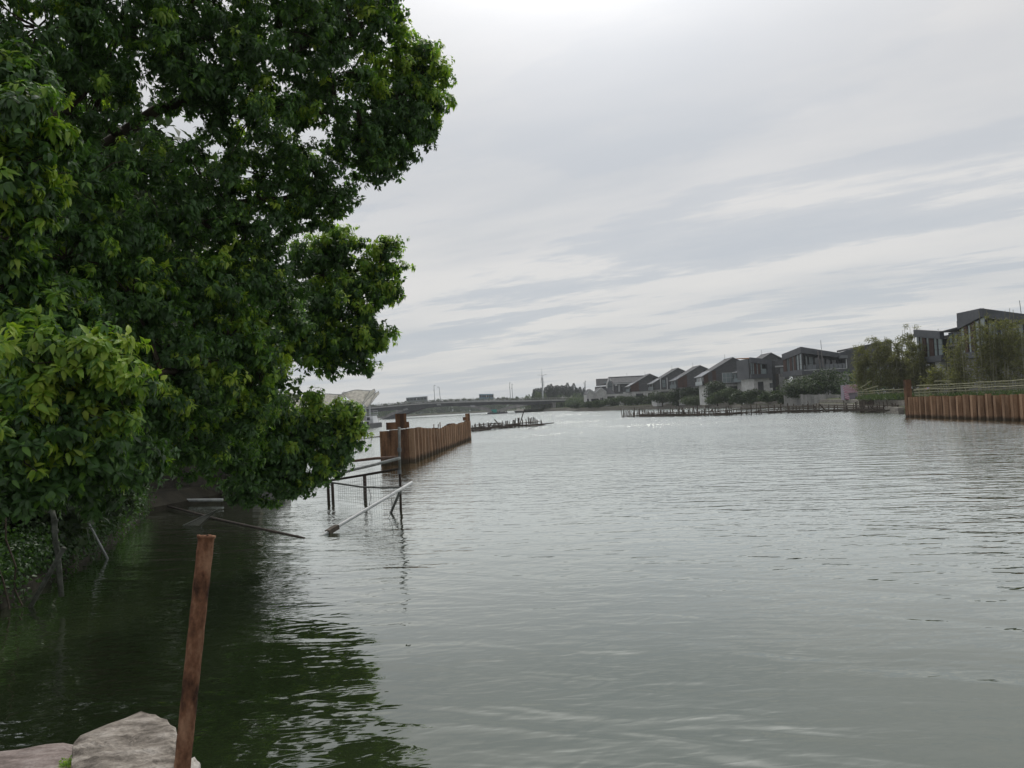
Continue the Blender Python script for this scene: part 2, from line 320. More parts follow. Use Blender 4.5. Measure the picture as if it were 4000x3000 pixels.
def water_material():
    mt = bpy.data.materials.new('river_water'); mt.use_nodes = True
    t = NT(mt.node_tree); b = t.n['Principled BSDF']
    pos = t('ShaderNodeNewGeometry').outputs['Position']
    patch = t('ShaderNodeTexNoise', i_Vector=t('ShaderNodeMapping', i_Vector=pos, i_Scale=(0.045, 0.07, 1)).outputs[0], i_Scale=1.0, i_Detail=2.0).outputs[0]
    wind = t.ramp(patch, [(0.36, 0.45), (0.66, 1.0)])
    fetch = t('ShaderNodeMapRange', i_0=t('ShaderNodeSeparateXYZ', i_0=pos).outputs[1], i_1=7.0, i_2=70.0, i_3=1.0, i_4=4.6).outputs[0]   # calm in the lee of the near bank
    wind = t.math('MULTIPLY', wind, fetch)
    layers = [  # rotation, scale x, scale y, amplitude (m), detail, distortion, wind-driven
        (R(-14), 0.55, 1.6, 0.027, 1.0, 0.6, False),
        (R(-8), 1.3, 4.2, 0.0095, 1.0, 0.7, True),
        (R(4), 3.2, 10.5, 0.0040, 1.5, 0.5, True),
        (R(30), 2.2, 5.0, 0.0034, 0.5, 0.8, False),
        (R(60), 4.0, 7.0, 0.0022, 1.0, 0.5, True)]
    def height(p):
        tot = None
        for rot, sx, sy, amp, det, dis, w in layers:
            mp = t('ShaderNodeMapping', vector_type='TEXTURE', i_Vector=p, i_Rotation=(0, 0, rot), i_Scale=(1 / sx, 1 / sy, 1)).outputs[0]
            n = t('ShaderNodeTexNoise', i_Vector=mp, i_Scale=1.0, i_Detail=det, i_Roughness=0.45, i_Distortion=dis); n.noise_dimensions = '2D'
            h = t.math('MULTIPLY', n.outputs[0], amp)
            if w: h = t.math('MULTIPLY', h, wind)
            tot = h if tot is None else t.math('ADD', tot, h)
        return tot
    e = 0.012
    h0 = height(pos); hx = height(t.vmath('ADD', pos, (e, 0, 0))); hy = height(t.vmath('ADD', pos, (0, e, 0)))
    nx = t.math('DIVIDE', t.math('SUBTRACT', h0, hx), e); ny = t.math('DIVIDE', t.math('SUBTRACT', h0, hy), e)
    ny = t.math('SUBTRACT', ny, t.math('MULTIPLY', t.math('SUBTRACT', fetch, 1.0), 0.022))   # near-facing tilt added so far water mirrors brighter sky above the banks
    nv = t.vmath('NORMALIZE', t('ShaderNodeCombineXYZ', i_0=nx, i_1=ny, i_2=1.0).outputs[0])
    murk = t('ShaderNodeTexNoise', i_Vector=pos, i_Scale=0.12, i_Detail=3.0).outputs[0]
    body = (t.ramp(murk, [(0.3, (0.016, 0.025, 0.009)), (0.7, (0.026, 0.036, 0.016))]))
    # reflectance climbs towards grazing view, on a normal between the calm plane and the ripple facet
    half = t.vmath('NORMALIZE', t('ShaderNodeCombineXYZ', i_0=t.math('MULTIPLY', nx, 0.45), i_1=t.math('MULTIPLY', ny, 0.45), i_2=1.0).outputs[0])
    lw = t('ShaderNodeLayerWeight', i_Blend=0.5, i_Normal=half).outputs['Facing']
    fr = t.ramp(lw, [(0.0, 0.05), (0.4, 0.13), (0.58, 0.24), (0.68, 0.31), (0.76, 0.50), (0.86, 0.82), (1.0, 0.97)])
    dif = t('ShaderNodeBsdfDiffuse', i_Color=body, i_Normal=nv)
    gl = t('ShaderNodeBsdfGlossy', i_Roughness=0.03, i_Normal=nv); gl.inputs['Color'].default_value = (0.955, 0.985, 0.955, 1)
    mx = t('ShaderNodeMixShader', i_0=fr); t.l.new(dif.outputs[0], mx.inputs[1]); t.l.new(gl.outputs[0], mx.inputs[2])
    t.n.remove(b); t.l.new(mx.outputs[0], t.n['Material Output'].inputs[0])
    return mt
g = G(); g.add([(-700, -58, 0), (700, -58, 0), (700, 800, 0), (-700, 800, 0)], [(0, 1, 2, 3)])
setp(mk('river_water', g, water_material()), kind='structure')

# ------------------------------------------------------------------ foliage makers
def shoots(center, radii, ntip, per, L0, spread=1.0, young_lit=0.2, shell=(0.62, 1.0), updir=0.35):
    """leafy sprays over a lobe; every spray is a few shoot tips, every tip a drooping rosette of leaves"""
    c = np.array(center); rr = np.array(radii); nsp = max(7, ntip // 7)
    d = norm(RNG.normal(size=(nsp, 3))); d[:, 2] = d[:, 2] * 0.9 + 0.14; d = norm(d)
    k = np.where(RNG.random((nsp, 1)) < .1, RNG.uniform(1.0, 1.3, (nsp, 1)), RNG.uniform(shell[0], shell[1], (nsp, 1))) * (1 + 0.16 * np.sin(d[:, :1] * 7 + c[0] * 3) * np.sin(d[:, 1:2] * 6 + c[1] * 5))
    sp = c + d * rr * k
    yprob = np.clip(young_lit * (0.9 + 0.9 * d[:, 2]), 0, 0.95)  # upper sprays favoured: young growth, plus light on the tops put into colour
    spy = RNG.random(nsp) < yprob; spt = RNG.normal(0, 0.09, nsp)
    ids = RNG.integers(0, nsp, ntip)
    j = RNG.normal(size=(ntip, 3)) * np.array([1, 1, 0.6]) * (L0 * 1.05)
    tip = sp[ids] + j; dd = d[ids]
    ax = norm(dd * 0.7 + j * 2.0 / L0 * 0.25 + np.array([0, 0, updir]) + RNG.normal(scale=0.18, size=(ntip, 3)))
    is_young_lit = spy[ids] & (RNG.random(ntip) < 0.9)
    n = ntip * per; T = np.repeat(tip, per, 0); AX = np.repeat(ax, per, 0); Y = np.repeat(is_young_lit, per); ST = np.repeat(spt[ids], per)
    u = norm(np.cross(AX, RNG.normal(size=(n, 3))))
    LL = L0 * RNG.uniform(0.65, 1.2, n) * np.where(Y, 1.08, 1.0) * np.repeat(RNG.uniform(.78, 1.22, nsp)[ids], per)
    base = T - AX * (RNG.random((n, 1)) ** 1.6 * L0 * 0.9) + u * 0.012
    A = norm(u * spread + AX * RNG.uniform(0.15, 0.75, (n, 1)) + np.array([0, 0, -1]) * RNG.uniform(0.2, 0.9, (n, 1)))
    Nn = norm(AX * 0.9 + np.array([0, 0, 0.8]) + u * 0.2 + RNG.normal(scale=0.2, size=(n, 3)))
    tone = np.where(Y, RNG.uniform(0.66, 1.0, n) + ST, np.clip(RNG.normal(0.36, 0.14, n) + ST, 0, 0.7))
    return base, A, Nn, LL, LL * RNG.uniform(0.44, 0.58, n), RNG.uniform(0.30, 0.75, n), np.clip(tone, 0, 1), tip
def build_leaves(name, sets, mat, parent, hi=False):
    V, F, T, o = [], [], [], 0
    for s in sets:
        v, f, k = leaf_mesh(s[0], s[1], s[2], s[3], s[4], s[5], hi)
        V.append(v); F.append(f + o); o += len(v); T.append(np.repeat(s[6], k))
    ob = mesh_np(name, np.concatenate(V), np.concatenate(F), mat, parent, np.concatenate(T))
    return setp(ob, kind='stuff')
def wiggle(a, b, n=5, amp=0.06, sagz=0.0):
    a, b = Vector(a), Vector(b); L = (b - a).length; out = []
    for i in range(n):
        t = i / (n - 1); e = math.sin(math.pi * t)
        out.append(a.lerp(b, t) + Vector((random.uniform(-1, 1), random.uniform(-1, 1), random.uniform(-1, 1))) * (amp * L * e) + Vector((0, 0, sagz * L * e)))
    return out
def camphor_tree(label, base, trunk_top, limbs, lobes, tips_k, single=0, L0=0.105, group=None):
    root = thing('camphor_tree', label, 'tree', base, group)
    g = G(); tp = wiggle(base, trunk_top, 6, 0.04); g.tube(tp, [0.26, 0.22, 0.19, 0.17, 0.15, 0.13], 10)
    mk('trunk', g, BARK, root, True)
    nodes = [Vector(p) for p in tp[2:]]
    for pts, r0, r1 in limbs:
        pts = [Vector(p) for p in pts]; full = []
        for i in range(len(pts) - 1):
            w = wiggle(pts[i], pts[i + 1], 5, 0.035); full += w if i == 0 else w[1:]
        g = G(); g.tube(full, [r0 + (r1 - r0) * i / (len(full) - 1) for i in range(len(full))], 7)
        mk('limb', g, BARK, root, True); nodes += full[2:]
    tw = G(); hi_sets, lo_sets, near = [], [], []
    for (u, v, D, rp, yg) in lobes:
        c = pt(u, v, D); r = rp * D / FPX
        area = 4 * math.pi * r * r
        nt = max(30, int(area * tips_k * (0.4 if v < -50 else 0.78 if v < 900 and D > 8 else 1.4 if D < 7.5 else 1.0))); per = 12
        s = shoots(c, (r, r * 0.95, r * 0.88), nt, per, L0, young_lit=yg)
        (hi_sets if D < 7.15 else lo_sets).append(s)
        lo_sets.append(shoots(c, (r * .7, r * .7, r * .6), nt // (5 if v > 900 else 8), 9, L0, young_lit=0.0, shell=(0.1, 0.8)))
        q = min(nodes, key=lambda p: (p - c).length)
        tw.tube(wiggle(q, c, 5, 0.07, 0.03), [0.035, 0.03, 0.024, 0.018, 0.012], 5)
        for tip in s[7][:: max(1, nt // 16)]:
            tw.tube(wiggle(c + (Vector(tip) - c) * 0.05, tip, 4, 0.08), [0.011, 0.008, 0.006, 0.004], 4, cap=False)
    setp(mk('twigs', tw, BARK, root), kind='stuff')
    if hi_sets:
        if single:                     # the leaves nearest the viewer are pieces of their own
            al = [np.concatenate([s[i] for s in hi_sets]) for i in range(7)]
            dist = np.linalg.norm(al[0] - np.array(EYE), axis=1) - 1.2 * (al[6] > 0.6)
            idx = np.argsort(dist)[:single]; rest = np.setdiff1d(np.arange(len(dist)), idx)
            variants = []
            for i in range(10):
                v, f, k = leaf_mesh(np.zeros((1, 3)), np.array([[0, 1., 0]]), np.array([[0, 0, 1.]]), np.array([1.]), np.array([0.42 + 0.012 * i]), np.array([0.12 + 0.03 * i]), True)
                o = mesh_np('leaf', v, f, L_TREE, None, np.full(k, 0.32 + 0.068 * i)); variants.append(o.data); bpy.data.objects.remove(o)
            for i in idx:
                A = Vector(al[1][i]).normalized(); N = Vector(al[2][i]); X = A.cross(N).normalized(); Z = X.cross(A)
                tn = int(np.clip((al[6][i] - 0.32) / 0.068, 0, 9))
                o = bpy.data.objects.new('leaf', variants[tn]); COL.objects.link(o); o.parent = root
                mm = Matrix((X, A, Z)).transposed().to_4x4() @ Matrix.Scale(float(al[3][i]), 4)
                mm.translation = Vector(al[0][i]) - OFF[root]; o.matrix_local = mm
            hi_sets = [[a[rest] for a in al]]
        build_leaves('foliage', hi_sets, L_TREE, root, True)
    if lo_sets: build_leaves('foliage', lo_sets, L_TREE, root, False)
    return root

def clump_set(c, rad, n, size, shell=(0.5, 1.0), tone=(0.42, 0.2), squash=0.0):
    c = np.array(c); d = norm(RNG.normal(size=(n, 3))); k = RNG.uniform(shell[0], shell[1], (n, 1))
    P = c + d * np.array(rad) * k
    A = norm(RNG.normal(size=(n, 3)) + d * 0.5 + np.array([0, 0, -0.35])); N = norm(d + np.array([0, 0, 0.7]) + RNG.normal(scale=0.45, size=(n, 3)))
    L = size * RNG.uniform(0.6, 1.35, n)
    return P, A, N, L, L * RNG.uniform(0.45, 0.75, n), RNG.uniform(0, 0.3, n), np.clip(RNG.normal(tone[0], tone[1], n), 0, 1), P
def shrub(name, label, c, rad, mat, n=900, size=0.4, sub=7, cat='shrub', group=None, trunk=None, tone=(0.42, 0.2), stem_mat=None, ground=None):
    """one shrub or tree: stem(s) and a crown of leaf clumps gathered in uneven sub-lobes"""
    c = Vector(c); rad = Vector(rad); gz = (c.z - rad.z) if ground is None else ground
    base = Vector((c.x, c.y, gz)); root = thing(name, label, cat, base, group)
    g = G(); top = c.z - 0.1 * rad.z
    r0 = trunk or max(0.04, rad.x * 0.05)
    g.tube([base - Vector((0, 0, 0.3)), base.lerp(c, 0.4), Vector((c.x, c.y, top))], [r0, r0 * 0.8, r0 * 0.5], 6)
    for i in range(4):
        a = random.uniform(0, 6.28); e = Vector((c.x + math.cos(a) * rad.x * .6, c.y + math.sin(a) * rad.y * .6, c.z + random.uniform(-.2, .5) * rad.z))
        g.tube(wiggle(base.lerp(c, 0.35 + 0.1 * i), e, 4, 0.06), [r0 * .55, r0 * .45, r0 * .35, r0 * .2], 5)
    mk('trunk' if trunk else 'stems', g, stem_mat or BARK, root)
    sets = []
    for i in range(sub):
        d = norm(RNG.normal(size=3)) * np.array([.62, .62, .55]); q = np.array(c) + d * np.array(rad)
        s = RNG.uniform(0.38, 0.62)
        q[2] = max(q[2], gz + s * rad.z * 0.7)
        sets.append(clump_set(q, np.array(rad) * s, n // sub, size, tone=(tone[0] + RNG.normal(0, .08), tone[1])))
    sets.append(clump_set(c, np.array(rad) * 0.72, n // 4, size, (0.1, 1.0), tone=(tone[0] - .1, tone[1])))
    build_leaves('crown' if trunk else 'foliage', sets, mat, root)
    return root
# ------------------------------------------------------------------ the two camphor trees and what grows behind them
NEAR_LOBES = [  # last value: young growth, also painted light on near-left and top-right lobes
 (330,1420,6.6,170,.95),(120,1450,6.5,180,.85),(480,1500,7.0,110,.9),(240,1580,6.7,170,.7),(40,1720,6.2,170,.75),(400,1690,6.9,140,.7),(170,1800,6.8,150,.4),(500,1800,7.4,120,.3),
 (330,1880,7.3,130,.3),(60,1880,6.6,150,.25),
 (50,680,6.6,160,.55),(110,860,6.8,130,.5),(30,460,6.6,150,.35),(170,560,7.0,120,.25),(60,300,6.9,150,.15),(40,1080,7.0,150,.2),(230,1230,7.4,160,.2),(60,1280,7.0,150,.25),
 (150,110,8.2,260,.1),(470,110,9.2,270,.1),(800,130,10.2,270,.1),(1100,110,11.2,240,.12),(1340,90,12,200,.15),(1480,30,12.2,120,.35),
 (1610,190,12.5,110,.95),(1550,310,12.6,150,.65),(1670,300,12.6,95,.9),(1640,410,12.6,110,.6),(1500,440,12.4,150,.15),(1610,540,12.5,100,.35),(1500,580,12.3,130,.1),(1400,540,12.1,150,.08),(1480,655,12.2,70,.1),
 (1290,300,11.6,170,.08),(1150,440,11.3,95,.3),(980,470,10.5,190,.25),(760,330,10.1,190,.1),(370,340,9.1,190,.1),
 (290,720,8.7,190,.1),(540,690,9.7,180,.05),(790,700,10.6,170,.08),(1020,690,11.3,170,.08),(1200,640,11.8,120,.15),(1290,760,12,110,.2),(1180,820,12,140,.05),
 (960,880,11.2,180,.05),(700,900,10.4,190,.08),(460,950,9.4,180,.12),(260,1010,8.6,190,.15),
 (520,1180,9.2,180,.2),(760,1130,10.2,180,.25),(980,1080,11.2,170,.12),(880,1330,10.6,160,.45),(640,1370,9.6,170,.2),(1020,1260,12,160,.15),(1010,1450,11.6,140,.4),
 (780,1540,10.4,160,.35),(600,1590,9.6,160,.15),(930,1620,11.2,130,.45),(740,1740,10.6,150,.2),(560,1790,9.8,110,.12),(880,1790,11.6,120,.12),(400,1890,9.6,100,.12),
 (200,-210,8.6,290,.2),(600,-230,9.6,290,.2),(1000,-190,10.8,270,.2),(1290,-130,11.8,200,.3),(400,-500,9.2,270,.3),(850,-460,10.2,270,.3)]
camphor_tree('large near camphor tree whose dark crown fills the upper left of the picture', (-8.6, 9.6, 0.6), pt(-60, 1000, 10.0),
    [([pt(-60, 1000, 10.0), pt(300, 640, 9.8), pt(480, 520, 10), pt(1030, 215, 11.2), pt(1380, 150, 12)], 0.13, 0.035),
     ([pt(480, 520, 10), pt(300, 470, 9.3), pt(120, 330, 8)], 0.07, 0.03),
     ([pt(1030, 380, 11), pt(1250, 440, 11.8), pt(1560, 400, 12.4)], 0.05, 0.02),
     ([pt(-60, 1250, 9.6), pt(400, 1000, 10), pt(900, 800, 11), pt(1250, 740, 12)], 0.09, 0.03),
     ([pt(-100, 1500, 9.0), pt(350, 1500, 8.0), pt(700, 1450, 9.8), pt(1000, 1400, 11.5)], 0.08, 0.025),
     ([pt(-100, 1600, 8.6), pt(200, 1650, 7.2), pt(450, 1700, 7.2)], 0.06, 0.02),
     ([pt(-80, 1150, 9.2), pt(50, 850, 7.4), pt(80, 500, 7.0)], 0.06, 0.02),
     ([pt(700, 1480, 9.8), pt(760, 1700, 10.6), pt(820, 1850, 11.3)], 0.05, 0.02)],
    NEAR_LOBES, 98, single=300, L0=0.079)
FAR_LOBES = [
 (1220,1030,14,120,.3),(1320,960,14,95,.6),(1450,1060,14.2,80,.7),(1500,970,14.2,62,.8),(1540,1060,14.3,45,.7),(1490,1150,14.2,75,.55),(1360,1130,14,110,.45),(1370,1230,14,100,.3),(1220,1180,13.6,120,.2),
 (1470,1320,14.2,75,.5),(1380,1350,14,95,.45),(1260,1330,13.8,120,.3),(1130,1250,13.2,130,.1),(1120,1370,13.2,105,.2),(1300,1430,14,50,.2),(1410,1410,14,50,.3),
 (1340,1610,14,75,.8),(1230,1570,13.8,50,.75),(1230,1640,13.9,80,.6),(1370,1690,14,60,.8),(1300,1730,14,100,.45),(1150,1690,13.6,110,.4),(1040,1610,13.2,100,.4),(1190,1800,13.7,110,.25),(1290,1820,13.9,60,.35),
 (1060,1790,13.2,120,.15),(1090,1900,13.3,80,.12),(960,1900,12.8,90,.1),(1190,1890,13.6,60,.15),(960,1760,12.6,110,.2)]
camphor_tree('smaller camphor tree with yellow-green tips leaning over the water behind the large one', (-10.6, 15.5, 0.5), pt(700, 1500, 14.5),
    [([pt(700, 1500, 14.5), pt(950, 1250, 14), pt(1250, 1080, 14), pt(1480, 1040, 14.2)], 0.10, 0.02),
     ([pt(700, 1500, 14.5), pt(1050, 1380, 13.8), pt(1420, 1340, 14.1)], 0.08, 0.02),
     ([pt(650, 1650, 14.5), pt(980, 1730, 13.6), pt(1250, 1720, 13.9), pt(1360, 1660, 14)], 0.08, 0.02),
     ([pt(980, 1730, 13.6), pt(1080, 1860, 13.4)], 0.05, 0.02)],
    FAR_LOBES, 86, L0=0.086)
# trees and bushes on the left bank behind, each its own
LB = 'trees and bushes along the left bank'
for (nm, lab, u, v, D, rx, rz, n, tr) in [
    ('bank_tree', 'unseen full evergreen added on the left bank beyond the stone wall', 545, 1390, 32, 4.6, 4.8, 6500, 0.22),  # added out of sight behind the crown to block sky from the water's reflection
    ('bank_tree', 'broad dark evergreen on the left bank deep behind the near crown', 260, 900, 19, 4.2, 4.6, 5200, 0.2),
    ('bank_tree', 'dark evergreen behind the camphor limbs, right of the deepest one', 780, 1130, 29, 4.2, 4.0, 4200, 0.18),
    ('bank_tree', 'low round evergreen at the water edge under the crown', 330, 1500, 17, 3.0, 2.3, 3600, 0.14),
    ('bank_tree', 'bushy evergreen on the left bank behind the hanging low branches', 800, 1590, 28, 3.0, 2.2, 3600, 0.14),
    ('bank_tree', 'bright green small tree between the crown and the white canopies', 880, 1560, 42, 2.2, 2.0, 2400, 0.12),
    ('bank_tree', 'green tree on the left shore partly hiding the left white canopy', 850, 1530, 75, 5.0, 4.0, 2600, 0.2)]:
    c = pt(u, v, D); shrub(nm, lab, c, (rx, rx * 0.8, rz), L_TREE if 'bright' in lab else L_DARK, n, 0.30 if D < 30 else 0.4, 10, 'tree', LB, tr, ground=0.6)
for (lab, x, y, z, rx, rz, n) in [
    ('dense dark bush overhanging the water left of the bent pipe', -8.9, 12.6, 1.6, 1.5, 1.3, 2600),
    ('dark bush hanging to the water behind the leaning grey post', -9.4, 15.8, 1.2, 1.9, 1.2, 3000),
    ('dense dark bush at the water edge between the ivy and the pipes', -8.7, 13.8, 1.0, 1.2, .95, 2200),
    ('broad evergreen bush added behind the dark stone wall', -12.3, 27.4, 2.7, 2.7, 2.2, 5500),  # added to close a gap that mirrored sky in the water
    ('tall evergreen bush added unseen deep on the left bank', -16.0, 24.0, 3.2, 3.2, 3.0, 5500),  # added as well to keep sky out of that reflection
    ('tall dark bush on the bank behind the ivy', -10.2, 11.0, 1.6, 1.9, 1.6, 3000),
    ('dark bush at the foot of the stone wall under the tree', -11.6, 20.5, 1.3, 1.9, 1.1, 2000),
    ('small-leaved yellowish bush trailing over the long white pipe', -12.4, 23.6, 1.2, 1.3, 0.8, 1600),
    ('low dark bush beside the pale wall end under the hanging branches', -9.9, 28.5, 1.3, 1.6, 1.0, 1500)]:
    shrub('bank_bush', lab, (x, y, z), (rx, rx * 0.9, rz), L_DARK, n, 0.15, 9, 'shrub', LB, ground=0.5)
# ivy over the near end of the left bank
root = thing('ivy_mat', 'small-leaved ivy hanging down the bank edge at the left margin', 'ivy', (-7.9, 9.9, 0.6))
g = G()
for i in range(9): g.tube(wiggle((-8.3 + .1 * i, 9.2 + .25 * i, 1.6 + .2 * random.random()), (-7.5 + .05 * i, 9.4 + .2 * i, 0.05), 6, .08), 0.012, 4)
mk('stems', g, BARK, root)
iv = []
for (x0, y0), (x1, y1), n_ in (((-9.3, 4.6), (-8.3, 8), 8), ((-8.3, 8), (-7.5, 11), 8), ((-7.5, 11), (-8.7, 16), 12), ((-8.7, 16), (-10.7, 22), 12)):
    for i in range(n_): t_ = (i + .5) / n_; iv.append(clump_set((x0 + (x1 - x0) * t_ - .1, y0 + (y1 - y0) * t_, .35 + .3 * random.random()), (.5, .45, .55), 650, .07, (.3, 1.0), (.12, .12)))
iv += [clump_set((-8.0 - .10 * i, 9.4 + .28 * i, 1.5 + .25 * math.sin(i)), (.55, .5, .75), 1500, 0.06, (0.4, 1.0), (0.25, 0.15)) for i in range(5)]
iv += [clump_set((-7.75, 9.3 + .4 * i, .55), (.35, .4, .5), 800, 0.055, (0.3, 1.0), (0.2, 0.15)) for i in range(4)]
build_leaves('foliage', iv, L_TREE, root)

# stone wall under the trees
def stone_wall(name, label, a, b, h, thick, mat, course=0.28, ln=0.55, z0=-0.4):
    a, b = Vector((*a, z0)), Vector((*b, z0)); root = thing(name, label, 'wall', a); d = b - a; L = d.length; d.normalize(); nrm = Vector((d.y, -d.x, 0))
    core = G(); core.hexa([a + nrm * -thick, a + nrm * -0.03, b + nrm * -0.03, b + nrm * -thick] + [p + Vector((0, 0, h - .03)) for p in (a + nrm * -thick, a + nrm * -0.03, b + nrm * -0.03, b + nrm * -thick)])
    mk('core', core, SOIL, root)
    rows = int(h / course)
    for r in range(rows):
        x = -(r % 2) * ln * 0.5
        while x < L:
            w = ln * random.uniform(0.75, 1.25); x0, x1 = max(0, x), min(L, x + w - 0.025); x += w
            if x1 - x0 < 0.08: continue
            o = random.uniform(0, 0.035); p = a + d * x0 + Vector((0, 0, r * course)); q = a + d * x1 + Vector((0, 0, r * course)); up = Vector((0, 0, course - 0.022))
            g = G(); g.hexa([p + nrm * -.1, p + nrm * o, q + nrm * o, q + nrm * -.1] + [t + up for t in (p + nrm * -.1, p + nrm * o, q + nrm * o, q + nrm * -.1)])
            mk('stone', g, mat, root)
    return root
stone_wall('stone_wall', 'dark stone bank wall in shade under the hanging branches', (-13.2, 24.9), (-8.6, 25.6), 1.9, 0.6, M('shaded_stone', (0.05, 0.047, 0.04), (0.11, 0.10, 0.085), 2, .95, .03))  # darkened copy of the bank stone: shade under the branches put into colour
g = G(); g.box(-8.45, -7.4, 24.6, 25.2, -.6, 0.55)
setp(mk('concrete_block', g, CONC), 'pale concrete block at the water right of the dark stone wall', 'block')

# ------------------------------------------------------------------ foreground rocks and rusty post
def rock(label, name, poly, zt, zb, mat, jag=0.02, tilt=(0, 0)):
    """slab with a broken outline, uneven top and rounded arris"""
    P = []
    for i in range(len(poly)):
        a, b = Vector(poly[i]), Vector(poly[(i + 1) % len(poly)]); n = max(2, int((b - a).length / 0.05))
        for k in range(n):
            p = a.lerp(b, k / n); P.append(p + Vector((random.uniform(-1, 1), random.uniform(-1, 1))) * jag * 0.5)
    c = sum(P, Vector((0, 0))) / len(P); n = len(P); V = []; F = []
    rings = [(1.0, zb), (1.03, zb + (zt - zb) * .5), (1.005, zt - 0.035), (0.985, zt - 0.006), (0.93, zt), (0.84, zt + .003), (0.72, zt + .004), (0.58, zt + .005), (0.42, zt + .006), (0.25, zt + .006)]
    for s, z in rings:
        for p in P:
            q = c + (p - c) * s; nz = 0.004 * math.sin(q.x * 23 + q.y * 9) + 0.004 * math.sin(q.y * 41 - q.x * 13) + random.uniform(-1, 1) * 0.0035
            V.append((q.x, q.y, z + (nz if z > zt - 0.04 else random.uniform(-.01, .01)) + (tilt[0] * (q.x - c.x) + tilt[1] * (q.y - c.y) if z > zb + .01 else 0)))
    for r in range(len(rings) - 1):
        for i in range(n): F.append((r * n + i, r * n + (i + 1) % n, (r + 1) * n + (i + 1) % n, (r + 1) * n + i))
    V.append((c.x, c.y, zt + 0.008)); k = len(V) - 1; r = len(rings) - 1
    F += [(r * n + i, r * n + (i + 1) % n, k) for i in range(n)]
    g = G(); g.add(V, F); o = mk(name, g, mat, None, False, (c.x, c.y, zb))
    return setp(o, label, 'rock')
def top_xy(pixels, z): return [tuple(wt(u, v, z).xy) for u, v in pixels]
rock('large pale angular slab of rock beside the rusty post', 'rock_slab', top_xy([(285,3080),(278,2905),(310,2868),(545,2790),(610,2795),(690,2850),(705,3080)][::-1], 1.22), 1.22, 0.80, STONE, 0.014, (0.02, 0.05))
rock('flat grey-pink slab of rock at the bottom left corner', 'rock_slab', top_xy([(-260,3200),(-260,2955),(0,2930),(150,2905),(290,2900),(300,2960),(330,3200)][::-1], 1.14), 1.14, 0.78, M('stone_pinkish', (0.12, 0.098, 0.09), (0.20, 0.165, 0.152), 15, .9, .01, (.5, 1.6, 2), .15, c3=(0.27, 0.235, 0.22), detail=9), 0.016)
rock('small white broken rock just right of the rusty post', 'rock_chip', top_xy([(700,3150),(690,2990),(760,2945),(785,2975),(765,3010),(800,3040),(800,3150)][::-1], 1.08), 1.08, 0.80, STONE_PALE, 0.012)
root = thing('moss_patch', 'green moss tuft in the gap between the two big rocks', 'moss', wt(285, 2990, 1.1))
setp(root, kind='stuff')
build_leaves('moss', [clump_set(wt(280, 2990, 1.14), (.05, .04, .035), 900, 0.012, (0.2, 1), (0.8, 0.15))], L_TREE, root)

root = thing('rusty_post', 'hollow rusty steel tube standing by the rocks in front', 'post', wt(712, 3050, 0.95))
pb, ptop = pt(705, 3060, 2.93), pt(806, 2092, 3.02)
ax = (ptop - pb).normalized(); pb2 = pb - ax * 0.35
g = G(); n = 28; q1 = ax.orthogonal().normalized(); q2 = ax.cross(q1); V = []; F = []
prof = [(0.0, 0.030)] + [(i / 40, 0.030 + 0.0006 * math.sin(i * 1.7) + random.uniform(-.0006, .0006)) for i in range(1, 40)] + [(0.990, 0.0305), (0.993, 0.034), (1.0, 0.035), (1.0, 0.024), (0.93, 0.023)]
Ltot = (ptop - pb2).length
for t, r in prof:
    for j in range(n):
        a = 2 * math.pi * j / n; rr = r * (1 + 0.012 * math.sin(3 * a + t * 9)); V.append(pb2 + ax * (t * Ltot) + (q1 * math.cos(a) + q2 * math.sin(a)) * rr + (ax * random.uniform(-.003, .003) if t > .985 else Vector()))
k = len(prof)
for i in range(k - 1):
    for j in range(n): F.append((i * n + j, i * n + (j + 1) % n, (i + 1) * n + (j + 1) % n, (i + 1) * n + j))
F.append(tuple((k - 1) * n + j for j in range(n)))
g.add(V, F); mk('tube', g, RUST_POST, root, True)

# ------------------------------------------------------------------ pipes and poles in the water
def pole(name, label, pts, r, mat, parent=None, n=8, cat='pole'):
    g = G(); g.tube(pts, r, n)
    if parent is not None: return mk(name, g, mat, parent, True)
    base = min([Vector(p) for p in pts], key=lambda p: p.z)
    return setp(mk(name, g, mat, None, True, tuple(base)), label, cat)
root = thing('bent_pipe', 'grey bent-top standpipe at the left margin under the foliage', 'pipe', wt(232, 2200, 0))
c = [pt(120, 1992, 11.2), pt(180, 1990, 11.1), pt(205, 2000, 11.0), pt(212, 2030, 11.0), pt(215, 2100, 11.0), pt(226, 2170, 11.0), pt(240, 2330, 11.0)]
g = G(); g.tube(c, 0.036, 9); mk('pipe', g, PIPEDARK, root, True)
for v in (2035, 2075, 2120): a = pt(213 + (v - 2035) * .06, v, 11.0); mk('coupling', G().tube([a - Vector((0, 0, .02)), a + Vector((0, 0, .02))], 0.046, 9), PIPEDARK, root)
a, b = wt(118, 2372), pt(250, 2140, 10.9)
pole('leaning_post', 'grey post leaning in the dark water at the left margin', [a - (b - a) * .3, b], 0.034, PIPEDARK, cat='post')
a, b = wt(420, 2182), pt(338, 2028, 14.6)
pole('thin_white_stick', 'thin white stick slanting into the dark water under the crown', [a - (b - a) * .25, b], 0.022, PIPEWHITE)
pole('long_white_pipe', 'long white pipe lying level just above the water under the tree', [pt(545, 1955, 24.2), pt(870, 1953, 23.6)], 0.045, PIPEWHITE, cat='pipe')
g0 = pt(598, 1962, 24.0); g1 = wt(1125, 2089)
pole('fallen_dark_pole', 'dark pole fallen from the white pipe into the water', [g0, g0.lerp(g1, .6) + Vector((0, 0, -.04)), g1, g1 + (g1 - g0) * .08], 0.035, PIPEBLACK)
